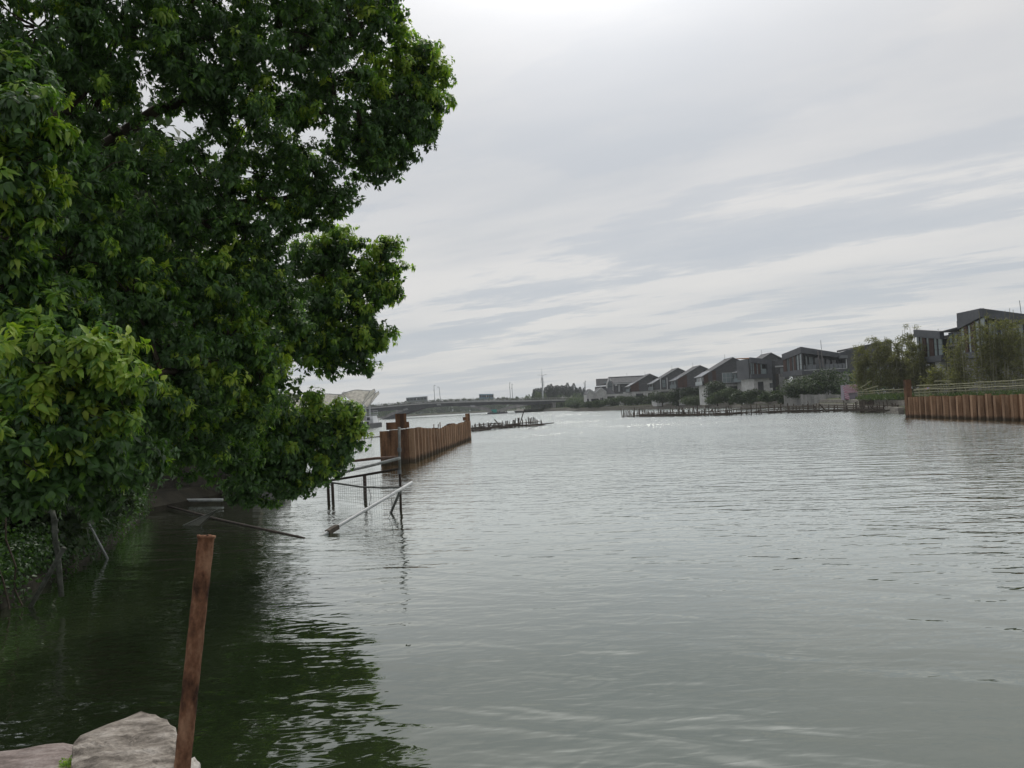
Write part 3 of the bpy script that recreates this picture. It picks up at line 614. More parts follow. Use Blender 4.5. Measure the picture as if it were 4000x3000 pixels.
# landing net
root = thing('landing_net', 'triangular fishing net frame half sunk under the fallen dark pole', 'net', wt(780, 2050))
A_, B_, C_ = wt(708, 2052), wt(776, 2055), pt(850, 1990, 17.6)
mk('frame', G().tube([A_ - Vector((0, 0, .05)), C_, B_ - Vector((0, 0, .05))], 0.014, 6), PIPEGREY, root)
g = G()
for i in range(1, 16):
    t = i / 16; g.tube([A_.lerp(B_, t), C_], 0.004, 3, cap=False); g.tube([A_.lerp(C_, t), B_.lerp(C_, t)], 0.004, 3, cap=False)
setp(mk('netting', g, NETM, root), kind='stuff')

# collapsed fish-cage frame
root = thing('cage_frame', 'collapsed pipe and rail fish cage frame standing in the water', 'frame', wt(1562, 1985))
p0 = wt(1566, 1992)
up = pt(1559, 1668, 19.5); mid = pt(1562, 1840, 19.5)
mk('post', G().tube([mid, up], 0.034, 9), PIPEGREY, root, True)
mk('post', G().tube([p0 - Vector((0, 0, 1)), p0, mid], 0.031, 9), PIPEBLACK, root, True)
for v in (1757, 1843): a = pt(1560, v, 19.5); mk('clamp', G().tube([a - Vector((0, 0, .05)), a + Vector((0, 0, .05))], 0.05, 9), STEELGREY, root)
for (u0, v0, d0, u1, v1, d1, r, mt) in [(1250, 1806, 24.5, 1558, 1786, 19.5, 0.038, M('rusty_pipe', (0.10, 0.06, 0.045), (0.2, 0.13, 0.1), 5, .8)),
                                        (1240, 1874, 23.5, 1560, 1790, 19.45, 0.042, PIPEWHITE), (1150, 1902, 24.5, 1556, 1832, 19.5, 0.034, PIPEBLACK)]:
    mk('rail', G().tube(wiggle(pt(u0, v0, d0), pt(u1, v1, d1), 5, .004), r, 8), mt, root, True)
q = [pt(1262, 1881, 23.2), pt(1330, 1890, 22.2), pt(1410, 1902, 21.2), pt(1490, 1905, 20.2), pt(1562, 1904, 19.5)]
mk('rail', G().tube(q, 0.026, 8), PIPEGREY, root, True)
for u, v, vt in [(1284, 1958, 1888), (1301, 1958, 1884), (1427, 1950, 1852)]:
    b = wt(u, v); t_ = pt(u - 3, vt, b.y); mk('stake', G().tube([b - Vector((0, 0, .8)), b, t_], 0.055 if u > 1400 else 0.045, 8), PIPEBLACK, root, True)
g = G(); ra, rb = pt(1320, 1885, 22.5), pt(1554, 1834, 19.5)
for i in range(27):
    t = i / 26; a = ra.lerp(rb, t); b = Vector((a.x, a.y, 0.02)); g.tube([a, b], 0.0035, 3, cap=False)
for k in range(1, 9):
    a, b = ra.copy(), rb.copy(); a.z *= k / 9; b.z *= k / 9; g.tube([a, b], 0.0035, 3, cap=False)
setp(mk('netting', g, NETM, root), kind='stuff')
# white pole propped over the water
root = thing('propped_white_pole', 'long pale pole slanting out of the water on a short prop', 'pole', wt(1268, 2086))
a, b = wt(1262, 2090), pt(1609, 1885, 19.3)
mk('pole', G().tube([a - (b - a) * .12, a, a.lerp(b, .5), b], 0.038, 10), PIPEWHITE, root, True)
e = wt(1527, 2003); f = a.lerp(b, .86)
mk('prop', G().tube([e - (f - e) * .5, f], 0.035, 8), PIPEGREY, root, True)
c = a.lerp(b, .09); mk('joint_block', G().bar(c - (b - a).normalized() * .16, c + (b - a).normalized() * .16, .12, .10), WOODOLD, root)
for tt, ln, w in ((.73, .62, .02), (.40, .0, .0)):
    if ln:
        h = a.lerp(b, tt); mk('cord', G().tube([h + Vector((0, 0, .05)), h + Vector((.03, 0, -.2)), h + Vector((-.02, 0, -.45)), h + Vector((-.12, 0, -ln))], 0.008, 4), PIPEGREY, root)
h = pt(1440, 1903, 20.8); mk('cord', G().tube([h, h + Vector((.05, 0, -.25)), h + Vector((.0, 0, -.5)), h + Vector((.03, 0, -.75))], 0.008, 4), PIPEBLACK, root)
# ------------------------------------------------------------------ sheet pile walls
def xy(p): return Vector((p[0], p[1], 0))
def pile(parent, a, d, n, w, depth, z1, mat, out, jag=0.02, zb=-1.5, th=0.03):
    """one U-shaped sheet pile: pan and two sloping webs of real plate thickness"""
    s = w * 0.17; e = depth if out else -depth
    plan = [(0, 0), (s, e), (w - s, e), (w, 0)]; g = G()
    ztop = [z1 + random.uniform(-jag, jag) for _ in range(4)]
    V = []
    for off in (0, -th):
        for k, (x, y) in enumerate(plan):
            p = a + d * x + n * (y + off); V += [(p.x, p.y, zb), (p.x, p.y, ztop[k])]
    F = []
    for k in range(3):
        i = 2 * k; F += [(i, i + 2, i + 3, i + 1), (8 + i, 9 + i, 11 + i, 10 + i), (i + 1, i + 3, 11 + i, 9 + i)]
    F += [(0, 1, 9, 8), (6, 14, 15, 7)]
    g.add(V, F); o = mk('pile', g, mat, parent)
    c = a + d * (0 if not out else w); return o
def pile_row(parent, A, B, pitch, ztop, mats, depth=0.2, flip=1):
    A, B = xy(A), xy(B); L = (B - A).length; d = (B - A).normalized(); n = Vector((d.y, -d.x, 0)) * flip
    k = int(round(L / pitch)); w = L / k / 2
    for i in range(2 * k):
        t = (i + .5) / (2 * k); z = np.interp(t, [q[0] for q in ztop], [q[1] for q in ztop]) + random.uniform(-.035, .035) + (0.08 if random.random() < .08 else 0)
        out = i % 2 == 0
        pile(parent, A + d * (w * i), d, n, w - 0.004, depth, z, mats[0] if out else mats[1], out)  # outer pans painted as lit, recessed pans darker
        if out:                         # interlock flange running down the pan edge
            e = A + d * (w * i + w * .83) + n * (depth + .012)
            mk('interlock', G().box(e.x - .02, e.x + .02, e.y - .02, e.y + .02, -1.4, z - .02), mats[0], parent)
PA, PB, PF = wt(1602, 1806), wt(1832, 1717), wt(1489, 1816)
root = thing('sheet_pile_wall', 'rusty steel sheet pile wall standing alone in the water at centre left', 'wall', PA)
pile_row(root, PA, PB, 1.08, [(0, 1.72), (.10, 1.68), (.2, 1.6), (.3, 1.42), (.42, 1.36), (.5, 1.42), (.58, 1.58), (.66, 1.5), (.8, 1.5), (.93, 1.56), (1, 1.62)], (RUST_LIT, RUST), 0.25)
fd = (xy(PA) - xy(PF)); fl = fd.length; fd.normalize(); fn = Vector((fd.y, -fd.x, 0))
for i, (s0, s1, zt) in enumerate([(0, .335, 1.67), (.335, .64, 1.70), (.64, .97, 1.72)]):
    pile(root, xy(PF) + fd * (fl * s0), fd, fn, fl * (s1 - s0) - .008, 0.06, zt, RUST, True, .012)
for s0, s1, z0, z1 in [(.30, .62, 1.715, 2.08), (.63, .93, 1.735, 2.50), (.94, 1.02, 1.76, 2.07)]:
    p = xy(PF) + fd * (fl * s0) + fn * .035; q = xy(PF) + fd * (fl * s1) + fn * .035; bk = fn * -.3
    g = G(); g.hexa([v + Vector((0, 0, z)) for z in (z0, z1) for v in (p, q, q + bk, p + bk)]); mk('pile_head', g, RUST, root)
e = xy(PB)
mk('end_post', G().box(e.x - .22, e.x + .16, e.y - .1, e.y + .25, -1.4, 2.22), RUST, root)
e2 = e - (xy(PB) - xy(PA)).normalized() * 1.5
mk('pile_head', G().box(e2.x - .25, e2.x + .12, e2.y - .15, e2.y + .2, 1.66, 1.95), RUST, root)
c = pt(1621, 1690, 41.4)
mk('rag', G().prism([c + Vector((-.12, 0, .22)), c + Vector((.02, -.05, .16)), c + Vector((.16, -.08, -.25)), c + Vector((.10, -.1, -.34)), c + Vector((-.02, -.03, -.1))], (0.01, .05, 0)), CANVAS, root)
g = G()
for u, t_, l in [(1655, .3, .34), (1677, .36, .3), (1684, .4, .4), (1712, .55, .25)]:
    a = xy(PA).lerp(xy(PB), t_); mk('bar_end', G().tube([(a.x, a.y, 1.2), (a.x + random.uniform(-.1, .1), a.y, 1.42 + l)], .03, 5), RUST, root)
setp(mk('floating_branch', G().tube([wt(1492, 1704, .08), wt(1455, 1708, .1), wt(1420, 1715, .02), wt(1380, 1717, -.05)], [.07, .06, .05, .03], 6).tube([wt(1452, 1708, .1), pt(1444, 1695, 70)], [.04, .02], 5), WOODOLD, None, False, tuple(wt(1455, 1710))),
     'bare branch floating on the water left of the rusty pile wall', 'branch')

QA, QB = wt(3558, 1630), wt(4000, 1645)
dirr = (xy(QB) - xy(QA)).normalized(); QC = xy(QB) + dirr * 8
root = thing('sheet_pile_wall', 'rusty sheet pile wall holding up the right bank at the picture edge', 'wall', QA)
pile_row(root, QA, QC, 1.0, [(0, 1.72), (.2, 1.76), (.6, 1.72), (.8, 1.78), (1, 1.75)], (RUST_LIT, RUST), 0.2, 1)
e = xy(QA); mk('end_post', G().box(e.x - .25, e.x + .2, e.y - .05, e.y + .4, -1.4, 3.25), RUST, root)
mk('capping_beam', G().bar(e + Vector((.3, .2, 1.62)), QC + Vector((.35, 0, 1.62)), .12, .16), RUST, root)

# ------------------------------------------------------------------ stake rows
def stake_row(label, pts, n, hts, rails, brush, lean=0.12, tall=()):
    pts = [xy(p) for p in pts]; seg = [(pts[i + 1] - pts[i]).length for i in range(len(pts) - 1)]; L = sum(seg)
    def at(s):
        s *= L
        for i, l in enumerate(seg):
            if s <= l or i == len(seg) - 1: return pts[i].lerp(pts[i + 1], min(s / l, 1.0))
            s -= l
    root = thing('stake_fence', label, 'fence', pts[0], 'rows of broken wooden stakes in the river')
    for i in range(n):
        s = min(1, max(0, (i + random.uniform(-.4, .4)) / (n - 1))); p = at(s); h = random.uniform(*hts) * (1.25 if random.random() < .2 else 1)
        for a, b, hh in tall:
            if a < s < b: h = random.uniform(hh * .7, hh)
        r = random.uniform(.05, .095); lx = random.gauss(0, lean) * h
        if random.random() < .07: lx = random.choice((-1, 1)) * h * .8
        p = p + Vector((random.uniform(-.25, .25), random.uniform(-.4, .4), 0))
        mk('stake', G().tube([p + Vector((0, 0, -.8)), p, p + Vector((lx, random.gauss(0, .1), h))], [r, r, r * .85], 6), WOODOLD, root)
    for a, b, z0, z1 in rails:
        k = max(2, int((b - a) * L / 4)); q = [at(a + (b - a) * i / k) + Vector((0, random.uniform(-.1, .1), z0 + (z1 - z0) * i / k + random.uniform(-.06, .06))) for i in range(k + 1)]
        mk('rail', G().tube(q, .06, 6), WOODOLD, root)
    for s in brush:
        p = at(s); w = random.uniform(.8, 2.0); dz = random.uniform(.05, .3)
        mk('driftwood', G().tube([p + Vector((-w, random.uniform(-.4, .4), dz)), p + Vector((0, 0, dz + .06)), p + Vector((w, random.uniform(-.4, .4), random.uniform(.0, .3)))], [.06, .1, .05], 5), WOODOLD, root)
    return root
T = stake_row('short row of broken wooden stakes just beyond the left pile wall', [wt(1838, 1687), wt(1960, 1674), wt(2108, 1662)], 46, (.55, 1.0),
    [(0, .9, .45, .5), (.1, .55, .75, .7), (.0, .6, .2, .25), (.6, 1, .45, .5)], [i / 14 for i in range(15)], .06, [(.70, .80, 1.85), (.64, .98, 1.25)])
p = wt(2030, 1660); mk('leaning_stick', G().tube([p, pt(2046, 1606, p.y)], .08, 6), WOODOLD, T)
mk('floating_pole', G().tube([wt(2060, 1660, .45), wt(2102, 1664, .02)], .09, 6), WOODOLD, T)
stake_row('long row of broken wooden stakes along the middle of the river', [wt(2432, 1629), wt(2640, 1626), wt(2860, 1622)], 92, (.65, 1.35),
    [(0, .5, .15, .3), (.2, .7, .35, .4), (.45, 1, .55, .6), (.5, 1, .25, .2), (.3, .75, .6, .55)], [i / 40 for i in range(8, 41)], .14)
stake_row('long low rail fence of stakes reaching to the right bank', [wt(2862, 1622), wt(3050, 1613), wt(3330, 1608), wt(3542, 1612)], 58, (.75, 1.25),
    [(0, 1, .78, .75), (0, 1, .3, .35), (.1, .6, .5, .55), (.35, 1, .55, .5)], [i / 30 for i in range(31)], .05)

# ------------------------------------------------------------------ right bank: revetment, walls, fences
g = G(); sh = [Vector((x, y, 0)) for x, y in RIGHT_SHORE[3:17]]
for i in range(len(sh) - 1):
    a, b = sh[i], sh[i + 1]; d = (b - a).normalized(); n = Vector((-d.y, d.x, 0)); n = -n if n.x > 0 else n
    g.hexa([v + Vector((0, 0, z)) for z in (-.5, .62) for v in (a + n * .5, b + n * .5, b - n * .5, a - n * .5)])
    g.hexa([v + Vector((0, 0, z)) for z in (.5, 1.25) for v in (a - n * .35, b - n * .35, b - n * 1.8, a - n * 1.8)])
setp(mk('revetment', g, BANKSTONE), kind='structure')
# mud shelf in front of the retaining wall
def plank_wall(label, u0, u1, vt, vb, D0, D1, n, mat, name='plank_wall'):
    a, b = pt(u0, vt, D0), pt(u1, vt, D1); root = thing(name, label, 'wall', (a.x, a.y, 1.2))
    for i in range(n):
        p, q = a.lerp(b, i / n), a.lerp(b, (i + .94) / n); o = random.uniform(0, .06); zt = random.uniform(-.05, .05)
        mk('panel', G().hexa([(p.x, p.y - o, .4), (q.x, q.y - o, .4), (q.x, q.y + .15, .4), (p.x, p.y + .15, .4), (p.x, p.y - o, p.z + zt), (q.x, q.y - o, q.z + zt), (q.x, q.y + .15, q.z + zt), (p.x, p.y + .15, p.z + zt)]), mat, root)
plank_wall('grey upright board wall on the bank below the striped cloth house', 3062, 3290, 1541, 1578, 143, 132, 26, CONC)
def rail_fence(label, P0, P1, zs, nposts, mat, post_h=2.35, base=1.2):
    a, b = xy(P0), xy(P1); root = thing('rail_fence', label, 'fence', (a.x, a.y, base)); L = (b - a).length
    for z in zs:
        k = 12; q = []
        for i in range(k + 1): q.append(a.lerp(b, i / k) + Vector((0, random.uniform(-.08, .08), z + random.uniform(-.05, .05))))
        mk('rail', G().tube(q, .045, 6), mat, root)
    for i in range(nposts):
        p = a.lerp(b, (i + .5) / nposts); mk('post', G().tube([(p.x, p.y + .06, base - .2), (p.x, p.y + .06, post_h + random.uniform(-.1, .1))], .05, 6), mat, root)
    return root
rail_fence('wavy bamboo rail fence left of the right pile wall below the bamboo', pt(3352, 1550, 99), pt(3556, 1550, 91), (1.55, 1.85, 2.1, 2.4), 5, BAMBOO)
rail_fence('wavy bamboo rail fence behind the top of the right pile wall', pt(3572, 1540, 70), pt(4040, 1540, 53.5), (1.85, 2.08, 2.3), 9, BAMBOO)
rail_fence('upper sagging bamboo rail fence at the foot of the right building', pt(3580, 1520, 80), pt(4040, 1500, 66), (2.45, 2.7), 6, BAMBOO, 2.8)
plank_wall('low timber bank edging behind the water left of the right pile wall', 3356, 3552, 1560, 1590, 97, 90, 9, WOODOLD, 'timber_edging')
for lab, uv in [('pale pole leaning in the fence by the striped cloth', [(3362, 1512, 98.5), (3372, 1524, 98.5), (3430, 1508, 98.5)]), ('pale pole propped above the bamboo fence near the cloth', [(3366, 1513, 98), (3402, 1488, 98)]),
                ('pale diagonal pole in front of the right building doorway', [(3690, 1487, 78), (3732, 1508, 78)]), ('level pale pole in front of the right building doorway', [(3650, 1489, 78), (3715, 1489, 78)])]:
    q = [pt(*k) for k in uv]; setp(mk('bamboo_pole', G().tube(q, .06, 6), BAMBOO, None, False, tuple(q[0])), lab, 'pole', 'loose bamboo poles on the right bank')
c = pt(3617, 1517, 71)
setp(mk('plastic_scrap', G().prism([c + Vector((-.3, 0, -.12)), c + Vector((-.05, 0, -.02)), c + Vector((.3, -.03, .12)), c + Vector((.3, -.03, .02)), c + Vector((.0, 0, -.16))], (0, .03, 0)), M('scrap', (0.25, 0.28, 0.6), (0.62, 0.25, 0.14), 6, .6, lo=.49, hi=.51), None, False, tuple(c)), 'small blue and orange scrap hanging on the bamboo fence', 'scrap')
# rough grass strip behind the pile wall and fences
def grass(name, quads, n, h, mat, tone):
    P = []
    for a, b, w in quads:
        a, b = np.array(a), np.array(b); t = RNG.random((n, 1)); P.append(a + (b - a) * t + RNG.normal(scale=1, size=(n, 3)) * np.array([w, w, 0]))
    P = np.concatenate(P); k = len(P)
    A = norm(RNG.normal(scale=.45, size=(k, 3)) + np.array([0, 0, 1])); N = norm(RNG.normal(size=(k, 3)))
    L = h * RNG.uniform(.5, 1.3, k)
    o = build_leaves(name, [(P, A, N, L, L * .22, RNG.uniform(0, .4, k), np.clip(RNG.normal(*tone, k), 0, 1), P)], mat, None)
    return o
setp(grass('rough_grass', [((36.6, 66, 1.4), (35.6, 42, 1.4), .8), ((38.5, 66, 1.4), (37.5, 42, 1.4), 1.2), ((44.6, 96, 1.4), (41, 80, 1.4), .8)], 3500, .55, L_DARK, (.75, .2)), 'rough yellowish grass along the right bank edge', 'grass', kind='stuff')

# ------------------------------------------------------------------ striped cloth
root = thing('striped_cloth', 'pink and white striped cloth draped over a block by the house', 'cloth', pt(3320, 1560, 118))
a, b = pt(3292, 1503, 118), pt(3353, 1499, 118); w = b - a; zt = a.z; zb = pt(3320, 1556, 118).z; n = 13
PINK = M('pink_stripe', (0.40, 0.15, 0.23), rough=.9); WHT = M('white_stripe', (0.46, 0.43, 0.47), rough=.9)
for i in range(n):                     # level bands on the front, folding down at the left corner
    z0, z1 = zt - (zt - zb) * .62 * i / n, zt - (zt - zb) * .62 * (i + 1) / n
    q = a + Vector((.35 + .05 * math.sin(i), 0, 0)); e = b + Vector((.04 * math.sin(i * 2), 0, 0)); bow = .12 + .06 * math.sin(i * 1.3)
    mid = q.lerp(e, .5) + Vector((0, -bow, -.05))
    g = G(); V = []
    for p in (q, mid, e):
        V += [(p.x, p.y, z0 + (p.z - a.z)), (p.x, p.y, z1 + (p.z - a.z))]
    V += [(x, y + .06, z) for x, y, z in V]
    g.add(V, [(0, 1, 3, 2), (2, 3, 5, 4), (6, 8, 9, 7), (8, 10, 11, 9), (0, 2, 8, 6), (2, 4, 10, 8), (1, 7, 9, 3), (3, 9, 11, 5)]); mk('stripe', g, PINK if i % 2 else WHT, root)
for i in range(14):
    z0 = zt - (zt - zb) * i / 14; x0 = a.x + .02 * i
    g = G().prism([(x0, a.y + .02, z0), (x0 + .42 + .028 * i, a.y - .05, z0 - .32), (x0 + .42 + .028 * i, a.y - .05, z0 - .32 - .17), (x0, a.y + .02, z0 - .17)], (0, .05, 0)); mk('stripe', g, PINK if i % 2 else WHT, root)
mk('block', G().box(a.x + .15, b.x - .05, a.y + .12, a.y + 1.2, 1.2, zt - .05), M('lilac_block', (0.24, 0.215, 0.26)), root)

# ------------------------------------------------------------------ houses
def strip(root, name, mat, p0, p1, s0, s1, zlo, zhi, o0, o1, parent=None):
    """wall panel between two plan points: s along, z limits at each end of the wall, o0..o1 depth along its outward normal"""
    p0, p1 = xy(p0), xy(p1); d = (p1 - p0).normalized(); n = Vector((d.y, -d.x, 0))
    def z(pair, s): return pair[0] + (pair[1] - pair[0]) * s if hasattr(pair, '__len__') else pair
    g = G(); V = []
    for zz in (zlo, zhi):
        for s, o in ((s0, o1), (s1, o1), (s1, o0), (s0, o0)):
            p = p0.lerp(p1, s) + n * o; V.append((p.x, p.y, z(zz, s)))
    return mk(name, g.hexa(V), mat, parent or root)
def window(root, p0, p1, s0, s1, z0, z1, proud=.05, bars=1, glass=GLASS, hbars=0, fr=FRAME, fw=None):
    L = (xy(p1) - xy(p0)).length; f = (fw or .09) / L
    w = strip(root, 'window', glass, p0, p1, s0 + f, s1 - f, z0 + .08, z1 - .08, -.06, proud * .4)
    for a, b, c, e in ((s0, s0 + f, z0, z1), (s1 - f, s1, z0, z1), (s0 + f, s1 - f, z0, z0 + .08), (s0 + f, s1 - f, z1 - .08, z1)):
        strip(root, 'frame', fr, p0, p1, a, b, c, e, -.05, proud, w)
    for i in range(bars):
        c = s0 + (s1 - s0) * (i + 1) / (bars + 1); strip(root, 'mullion', fr, p0, p1, c - f * .35, c + f * .35, z0 + .08, z1 - .08, -.05, proud * .8, w)
    for i in range(hbars):
        c = z0 + (z1 - z0) * (i + 1) / (hbars + 1); strip(root, 'transom', fr, p0, p1, s0 + f, s1 - f, c - .03, c + .03, -.05, proud * .7, w)
    return w
def gable_house(label, D, eL, pk, eR, L, zf=6.0, brown=2.2, extra=None, bay_glass=True):
    a, b, c = pt(*eL, D), pt(*pk, D), pt(*eR, D)
    xl, xp, xr, zl, zp, zr = a.x, b.x, c.x, a.z, b.z, c.z
    # carry the short slope down to a proper eave
    k = (zp - zr) / (xr - xp); xr2 = max(xr, xp + 4.2); zr = zp - k * (xr2 - xp); xr = xr2
    root = thing('gable_house', label, 'house', ((xl + xr) / 2, D, 1.3), 'dark gabled houses on the right bank')
    mk('ground_floor_wall', G().box(xl + .5, xr - .2, D + .35, D + L - .3, .8, zf), WHITEWALL, root)
    wl = G(); wl.prism([(xl, D, zf), (xr, D, zf), (xr, D, zr - .12), (xp, D, zp - .12), (xl, D, zl - .12)], (0, L, 0)); mk('upper_wall', wl, BRICKGREY, root)
    sl = (zp - zl) / (xp - xl); sr = (zp - zr) / (xr - xp); T = .22
    def slope(x0, x1, s, sign, name, mat, y0, y1, up=0.0, th=T):
        z0, z1 = zp - s * abs(x0 - xp) + up, zp - s * abs(x1 - xp) + up
        return mk(name, G().hexa([(x0, y0, z0 - th), (x1, y0, z1 - th), (x1, y1, z1 - th), (x0, y1, z0 - th), (x0, y0, z0), (x1, y0, z1), (x1, y1, z1), (x0, y1, z0)]), mat, root)
    xb = xl + (xp - xl) * .27
    r = slope(xb, xp - .002, sl, 1, 'roof_slope', ROOFTILE, D - .25, D + L + .2)
    slope(xl - .45, xb - .1, sl, 1, 'glazed_roof', M('roof_glass', (0.05, 0.058, 0.07), rough=.25, spec=.6), D - .22, D + L + .2, .04, .12)
    slope(xp + .002, xr + .4, sr, -1, 'roof_slope', ROOFTILE, D - .25, D + L + .2)
    slope(xb, xp, sl, 1, 'verge_trim', M('verge_grey', (0.22, 0.225, 0.235)), D - .33, D - .26, .03, .13)
    slope(xp, xr + .4, sr, -1, 'verge_trim', MATS['verge_grey'], D - .33, D - .26, .03, .13)
    slope(xl - .5, xb - .1, sl, 1, 'verge_trim', MATS['verge_grey'], D - .31, D - .23, .07, .14)
    ze = zp - sl * (xp - xl + .5)
    mk('eave_trim', G().box(xl - .56, xl - .46, D - .3, D + L + .2, ze - .1, ze + .1), TRIM, root)
    mk('ridge_cap', G().box(xp - .12, xp + .12, D - .28, D + L + .22, zp - .06, zp + .05), M('ridge', (0.10, 0.10, 0.105)), root)
    ry = D + L * .85; mk('lightning_rod', G().tube([(xp - .2, ry, zp - .1), (xp - .2, ry, zp + 1.25)], .035, 5), STEELGREY, root)
    p0, p1 = (xl, D), (xr, D); Wd = xr - xl
    if brown:                           # timber cladding boards on the low end of the gable
        nb = max(3, int(brown / .45))
        for i in range(nb):
            s0, s1 = brown / Wd * i / nb, brown / Wd * (i + .93) / nb
            strip(root, 'cladding_board', WOODRED, p0, p1, s0, s1, zf + .02, (zl - .2, zl - .2 + sl * Wd), .0, .05)
    s = (xp - xl + .9) / Wd
    zt = zp - sr * 2.0 - .45
    window(root, p0, p1, s, s + .95 / Wd, zt - 2.4, zt, .05, 0, GLASS, 1)
    if extra: extra(root, p0, p1, Wd, zf, zl)
    # glazed end facing the river
    q0, q1 = (xl, D + L), (xl, D)
    for i in range(4):
        window(root, q0, q1, .03 + .235 * i, .03 + .235 * (i + 1) - .01, zf + .1, zl - .45, .05, 0, GLASS if i % 2 else GLASSPALE, 0)
    for y in (D + .02, D + L - .14):
        mk('corner_post', G().box(xl - .42, xl - .3, y, y + .12, zf, zl - .35), FRAME, root)
    mk('balcony_slab', G().box(xl - .5, xl - .01, D - .02, D + L, zf - .18, zf + .02), METALDARK, root)
    mk('glass_balustrade', G().box(xl - .40, xl - .37, D + .2, D + L - .2, zf + .02, zf + 1.0), GLASSPALE, root)
    gw0, gw1 = (xl + .5, D + .35), (xr - .2, D + .35)
    for i in range(2): window(root, gw0, gw1, .12 + .4 * i, .36 + .4 * i, zf - 1.9, zf - .7, .05, 2)
    return root
def big_win(root, p0, p1, Wd, zf, zl):
    window(root, p0, p1, .40, .74, zf + .25, zf + 2.9, .12, 3, GLASSPALE, 1, TRIM)
    strip(root, 'cladding_board', WOODRED, p0, p1, .19, .27, zf + .6, zf + 3.6, .0, .045)
def tall_win(root, p0, p1, Wd, zf, zl): window(root, p0, p1, .20, .30, zf + .5, zf + 3.0, .06, 1, GLASSPALE, 1)
gable_house('farthest dark gabled house, lowest of the five, next to the long roof', 262, (2463, 1505), (2538, 1460), (2572, 1474), 9.5, 6.0, 2.8)
gable_house('second dark gabled house from the bridge with two pale drainpipes', 240, (2556, 1493), (2648, 1437), (2676, 1449), 9.5, 6.0, 0, tall_win)
gable_house('third dark gabled house from the bridge, brown cladding at its low end', 224, (2646, 1480), (2734, 1427), (2765, 1440), 9.5, 6.0, 2.8)
gable_house('tall dark gabled house with a wide framed window on its gable wall', 200, (2748, 1466), (2862, 1396), (2915, 1419), 8.0, 6.0, 1.2, big_win)
gable_house('dark gabled house mostly hidden behind the slatted boxes, brown side wall', 190, (2902, 1446), (3011, 1378), (3052, 1398), 7.5, 6.2, 5.0)
for u in (2579, 2605):
    a, b = pt(u, 1470 if u < 2590 else 1475, 239.6), pt(u + 2, 1525, 239.6)
    o = mk('drainpipe', G().tube([a, b], .14, 6), TRIM, None, False, tuple(b)); setp(o, 'left pale drainpipe on the second gabled house' if u < 2590 else 'right pale drainpipe on the second gabled house', 'drainpipe', 'drainpipes')

# white twin-gabled building by the bridge
D = 290; root = thing('white_building', 'low white twin-gabled building nearest the bridge', 'house', (pt(2330, 1570, D).x, D, 1.3))
prof = [pt(*p, D) for p in [(2293, 1592), (2291.6, 1542), (2304, 1522), (2325, 1536), (2347.6, 1516), (2369, 1533), (2372, 1592)]]
mk('wall', G().prism(prof[::-1], (0, 12, 0)), WHITEWALL, root)
for i, j in ((1, 2), (2, 3), (3, 4), (4, 5)):
    a, b = prof[i], prof[j]; up = Vector((0, 0, .3)); y = Vector((0, -.15, 0)); e = Vector((0, 12.4, 0))
    mk('roof_slope', G().hexa([a + y, b + y, b + e, a + e, a + y + up, b + y + up, b + e + up, a + e + up]), ROOFTILE, root)
    mk('verge_trim', G().hexa([a - Vector((0, .28, .1)), b - Vector((0, .28, .1)), b - Vector((0, .16, .1)), a - Vector((0, .16, .1)), a + Vector((0, -.28, .34)), b + Vector((0, -.28, .34)), b + Vector((0, -.16, .34)), a + Vector((0, -.16, .34))]), TRIM, root)
x0, x1 = prof[1].x, prof[5].x
for u0, u1, v0, v1 in [(2311, 2338, 1557, 1590), (2346, 2349.5, 1554, 1565), (2352, 2356, 1553, 1564), (2294.5, 2300, 1558, 1582)]:
    a, b = pt(u0, v1, D), pt(u1, v0, D); window(root, (x0, D), (x1, D), (a.x - x0) / (x1 - x0), (b.x - x0) / (x1 - x0), a.z, b.z, .06, 0)
a, b = pt(2370, 1592, D), pt(2436, 1533, D)
mk('wing_wall', G().box(a.x, b.x, D + 1, D + 11, .8, b.z - .4), WHITEWALL, root)
window(root, (a.x, D + 1), (b.x, D + 1), .08, .50, b.z - 2.2, b.z - 1.2, .06, 0)
c = pt(2348, 1516, D); mk('wing_roof', G().hexa([(a.x, D + .9, b.z - .4), (pt(2405, 1532, D).x, D + .9, b.z - .4), (pt(2405, 1532, D).x, D + 12, b.z - .4), (a.x, D + 12, b.z - .4), (c.x + .6, D + 2.2, c.z), (pt(2392, 1518, D).x, D + 3, c.z - .2), (pt(2392, 1518, D).x, D + 10, c.z - .2), (c.x + .6, D + 10, c.z)]), ROOFTILE, root)
mk('parapet_wall', G().box(b.x + .02, pt(2545, 1533, D).x, D - 6, D + 2, .8, pt(2480, 1530, D).z), M('pale_wall', (0.30, 0.30, 0.30), (0.38, 0.38, 0.38), .4), root)
# long dark roof with a glazed gable
D = 306; root = thing('long_roof_house', 'dark house with a long tiled roof and pale glazed gable', 'house', (pt(2440, 1500, D).x, D, 1.3))
a, b, c, e = pt(2379, 1474, D), pt(2530, 1467, D), pt(2392, 1497, D), pt(2540, 1490, D)
mk('roof_slope', G().hexa([c + Vector((0, -2.5, -.25)), e + Vector((0, -2.5, -.25)), b + Vector((0, 2.5, -.25)), a + Vector((0, 2.5, -.25)), c + Vector((0, -2.5, 0)), e + Vector((0, -2.5, 0)), b + Vector((0, 2.5, 0)), a + Vector((0, 2.5, 0))]), ROOFTILE, root)
mk('eave_trim', G().bar(c + Vector((0, -2.6, -.35)), e + Vector((0, -2.6, -.35)), .2, .3), TRIM, root)
mk('ridge_cap', G().bar(a + Vector((0, 2.5, .1)), b + Vector((0, 2.5, .1)), .3, .25), M('ridge', (0, 0, 0)), root)
mk('wall', G().box(c.x + .3, e.x, D - 1.8, D + 6, .8, c.z - .4), BRICKGREY, root)
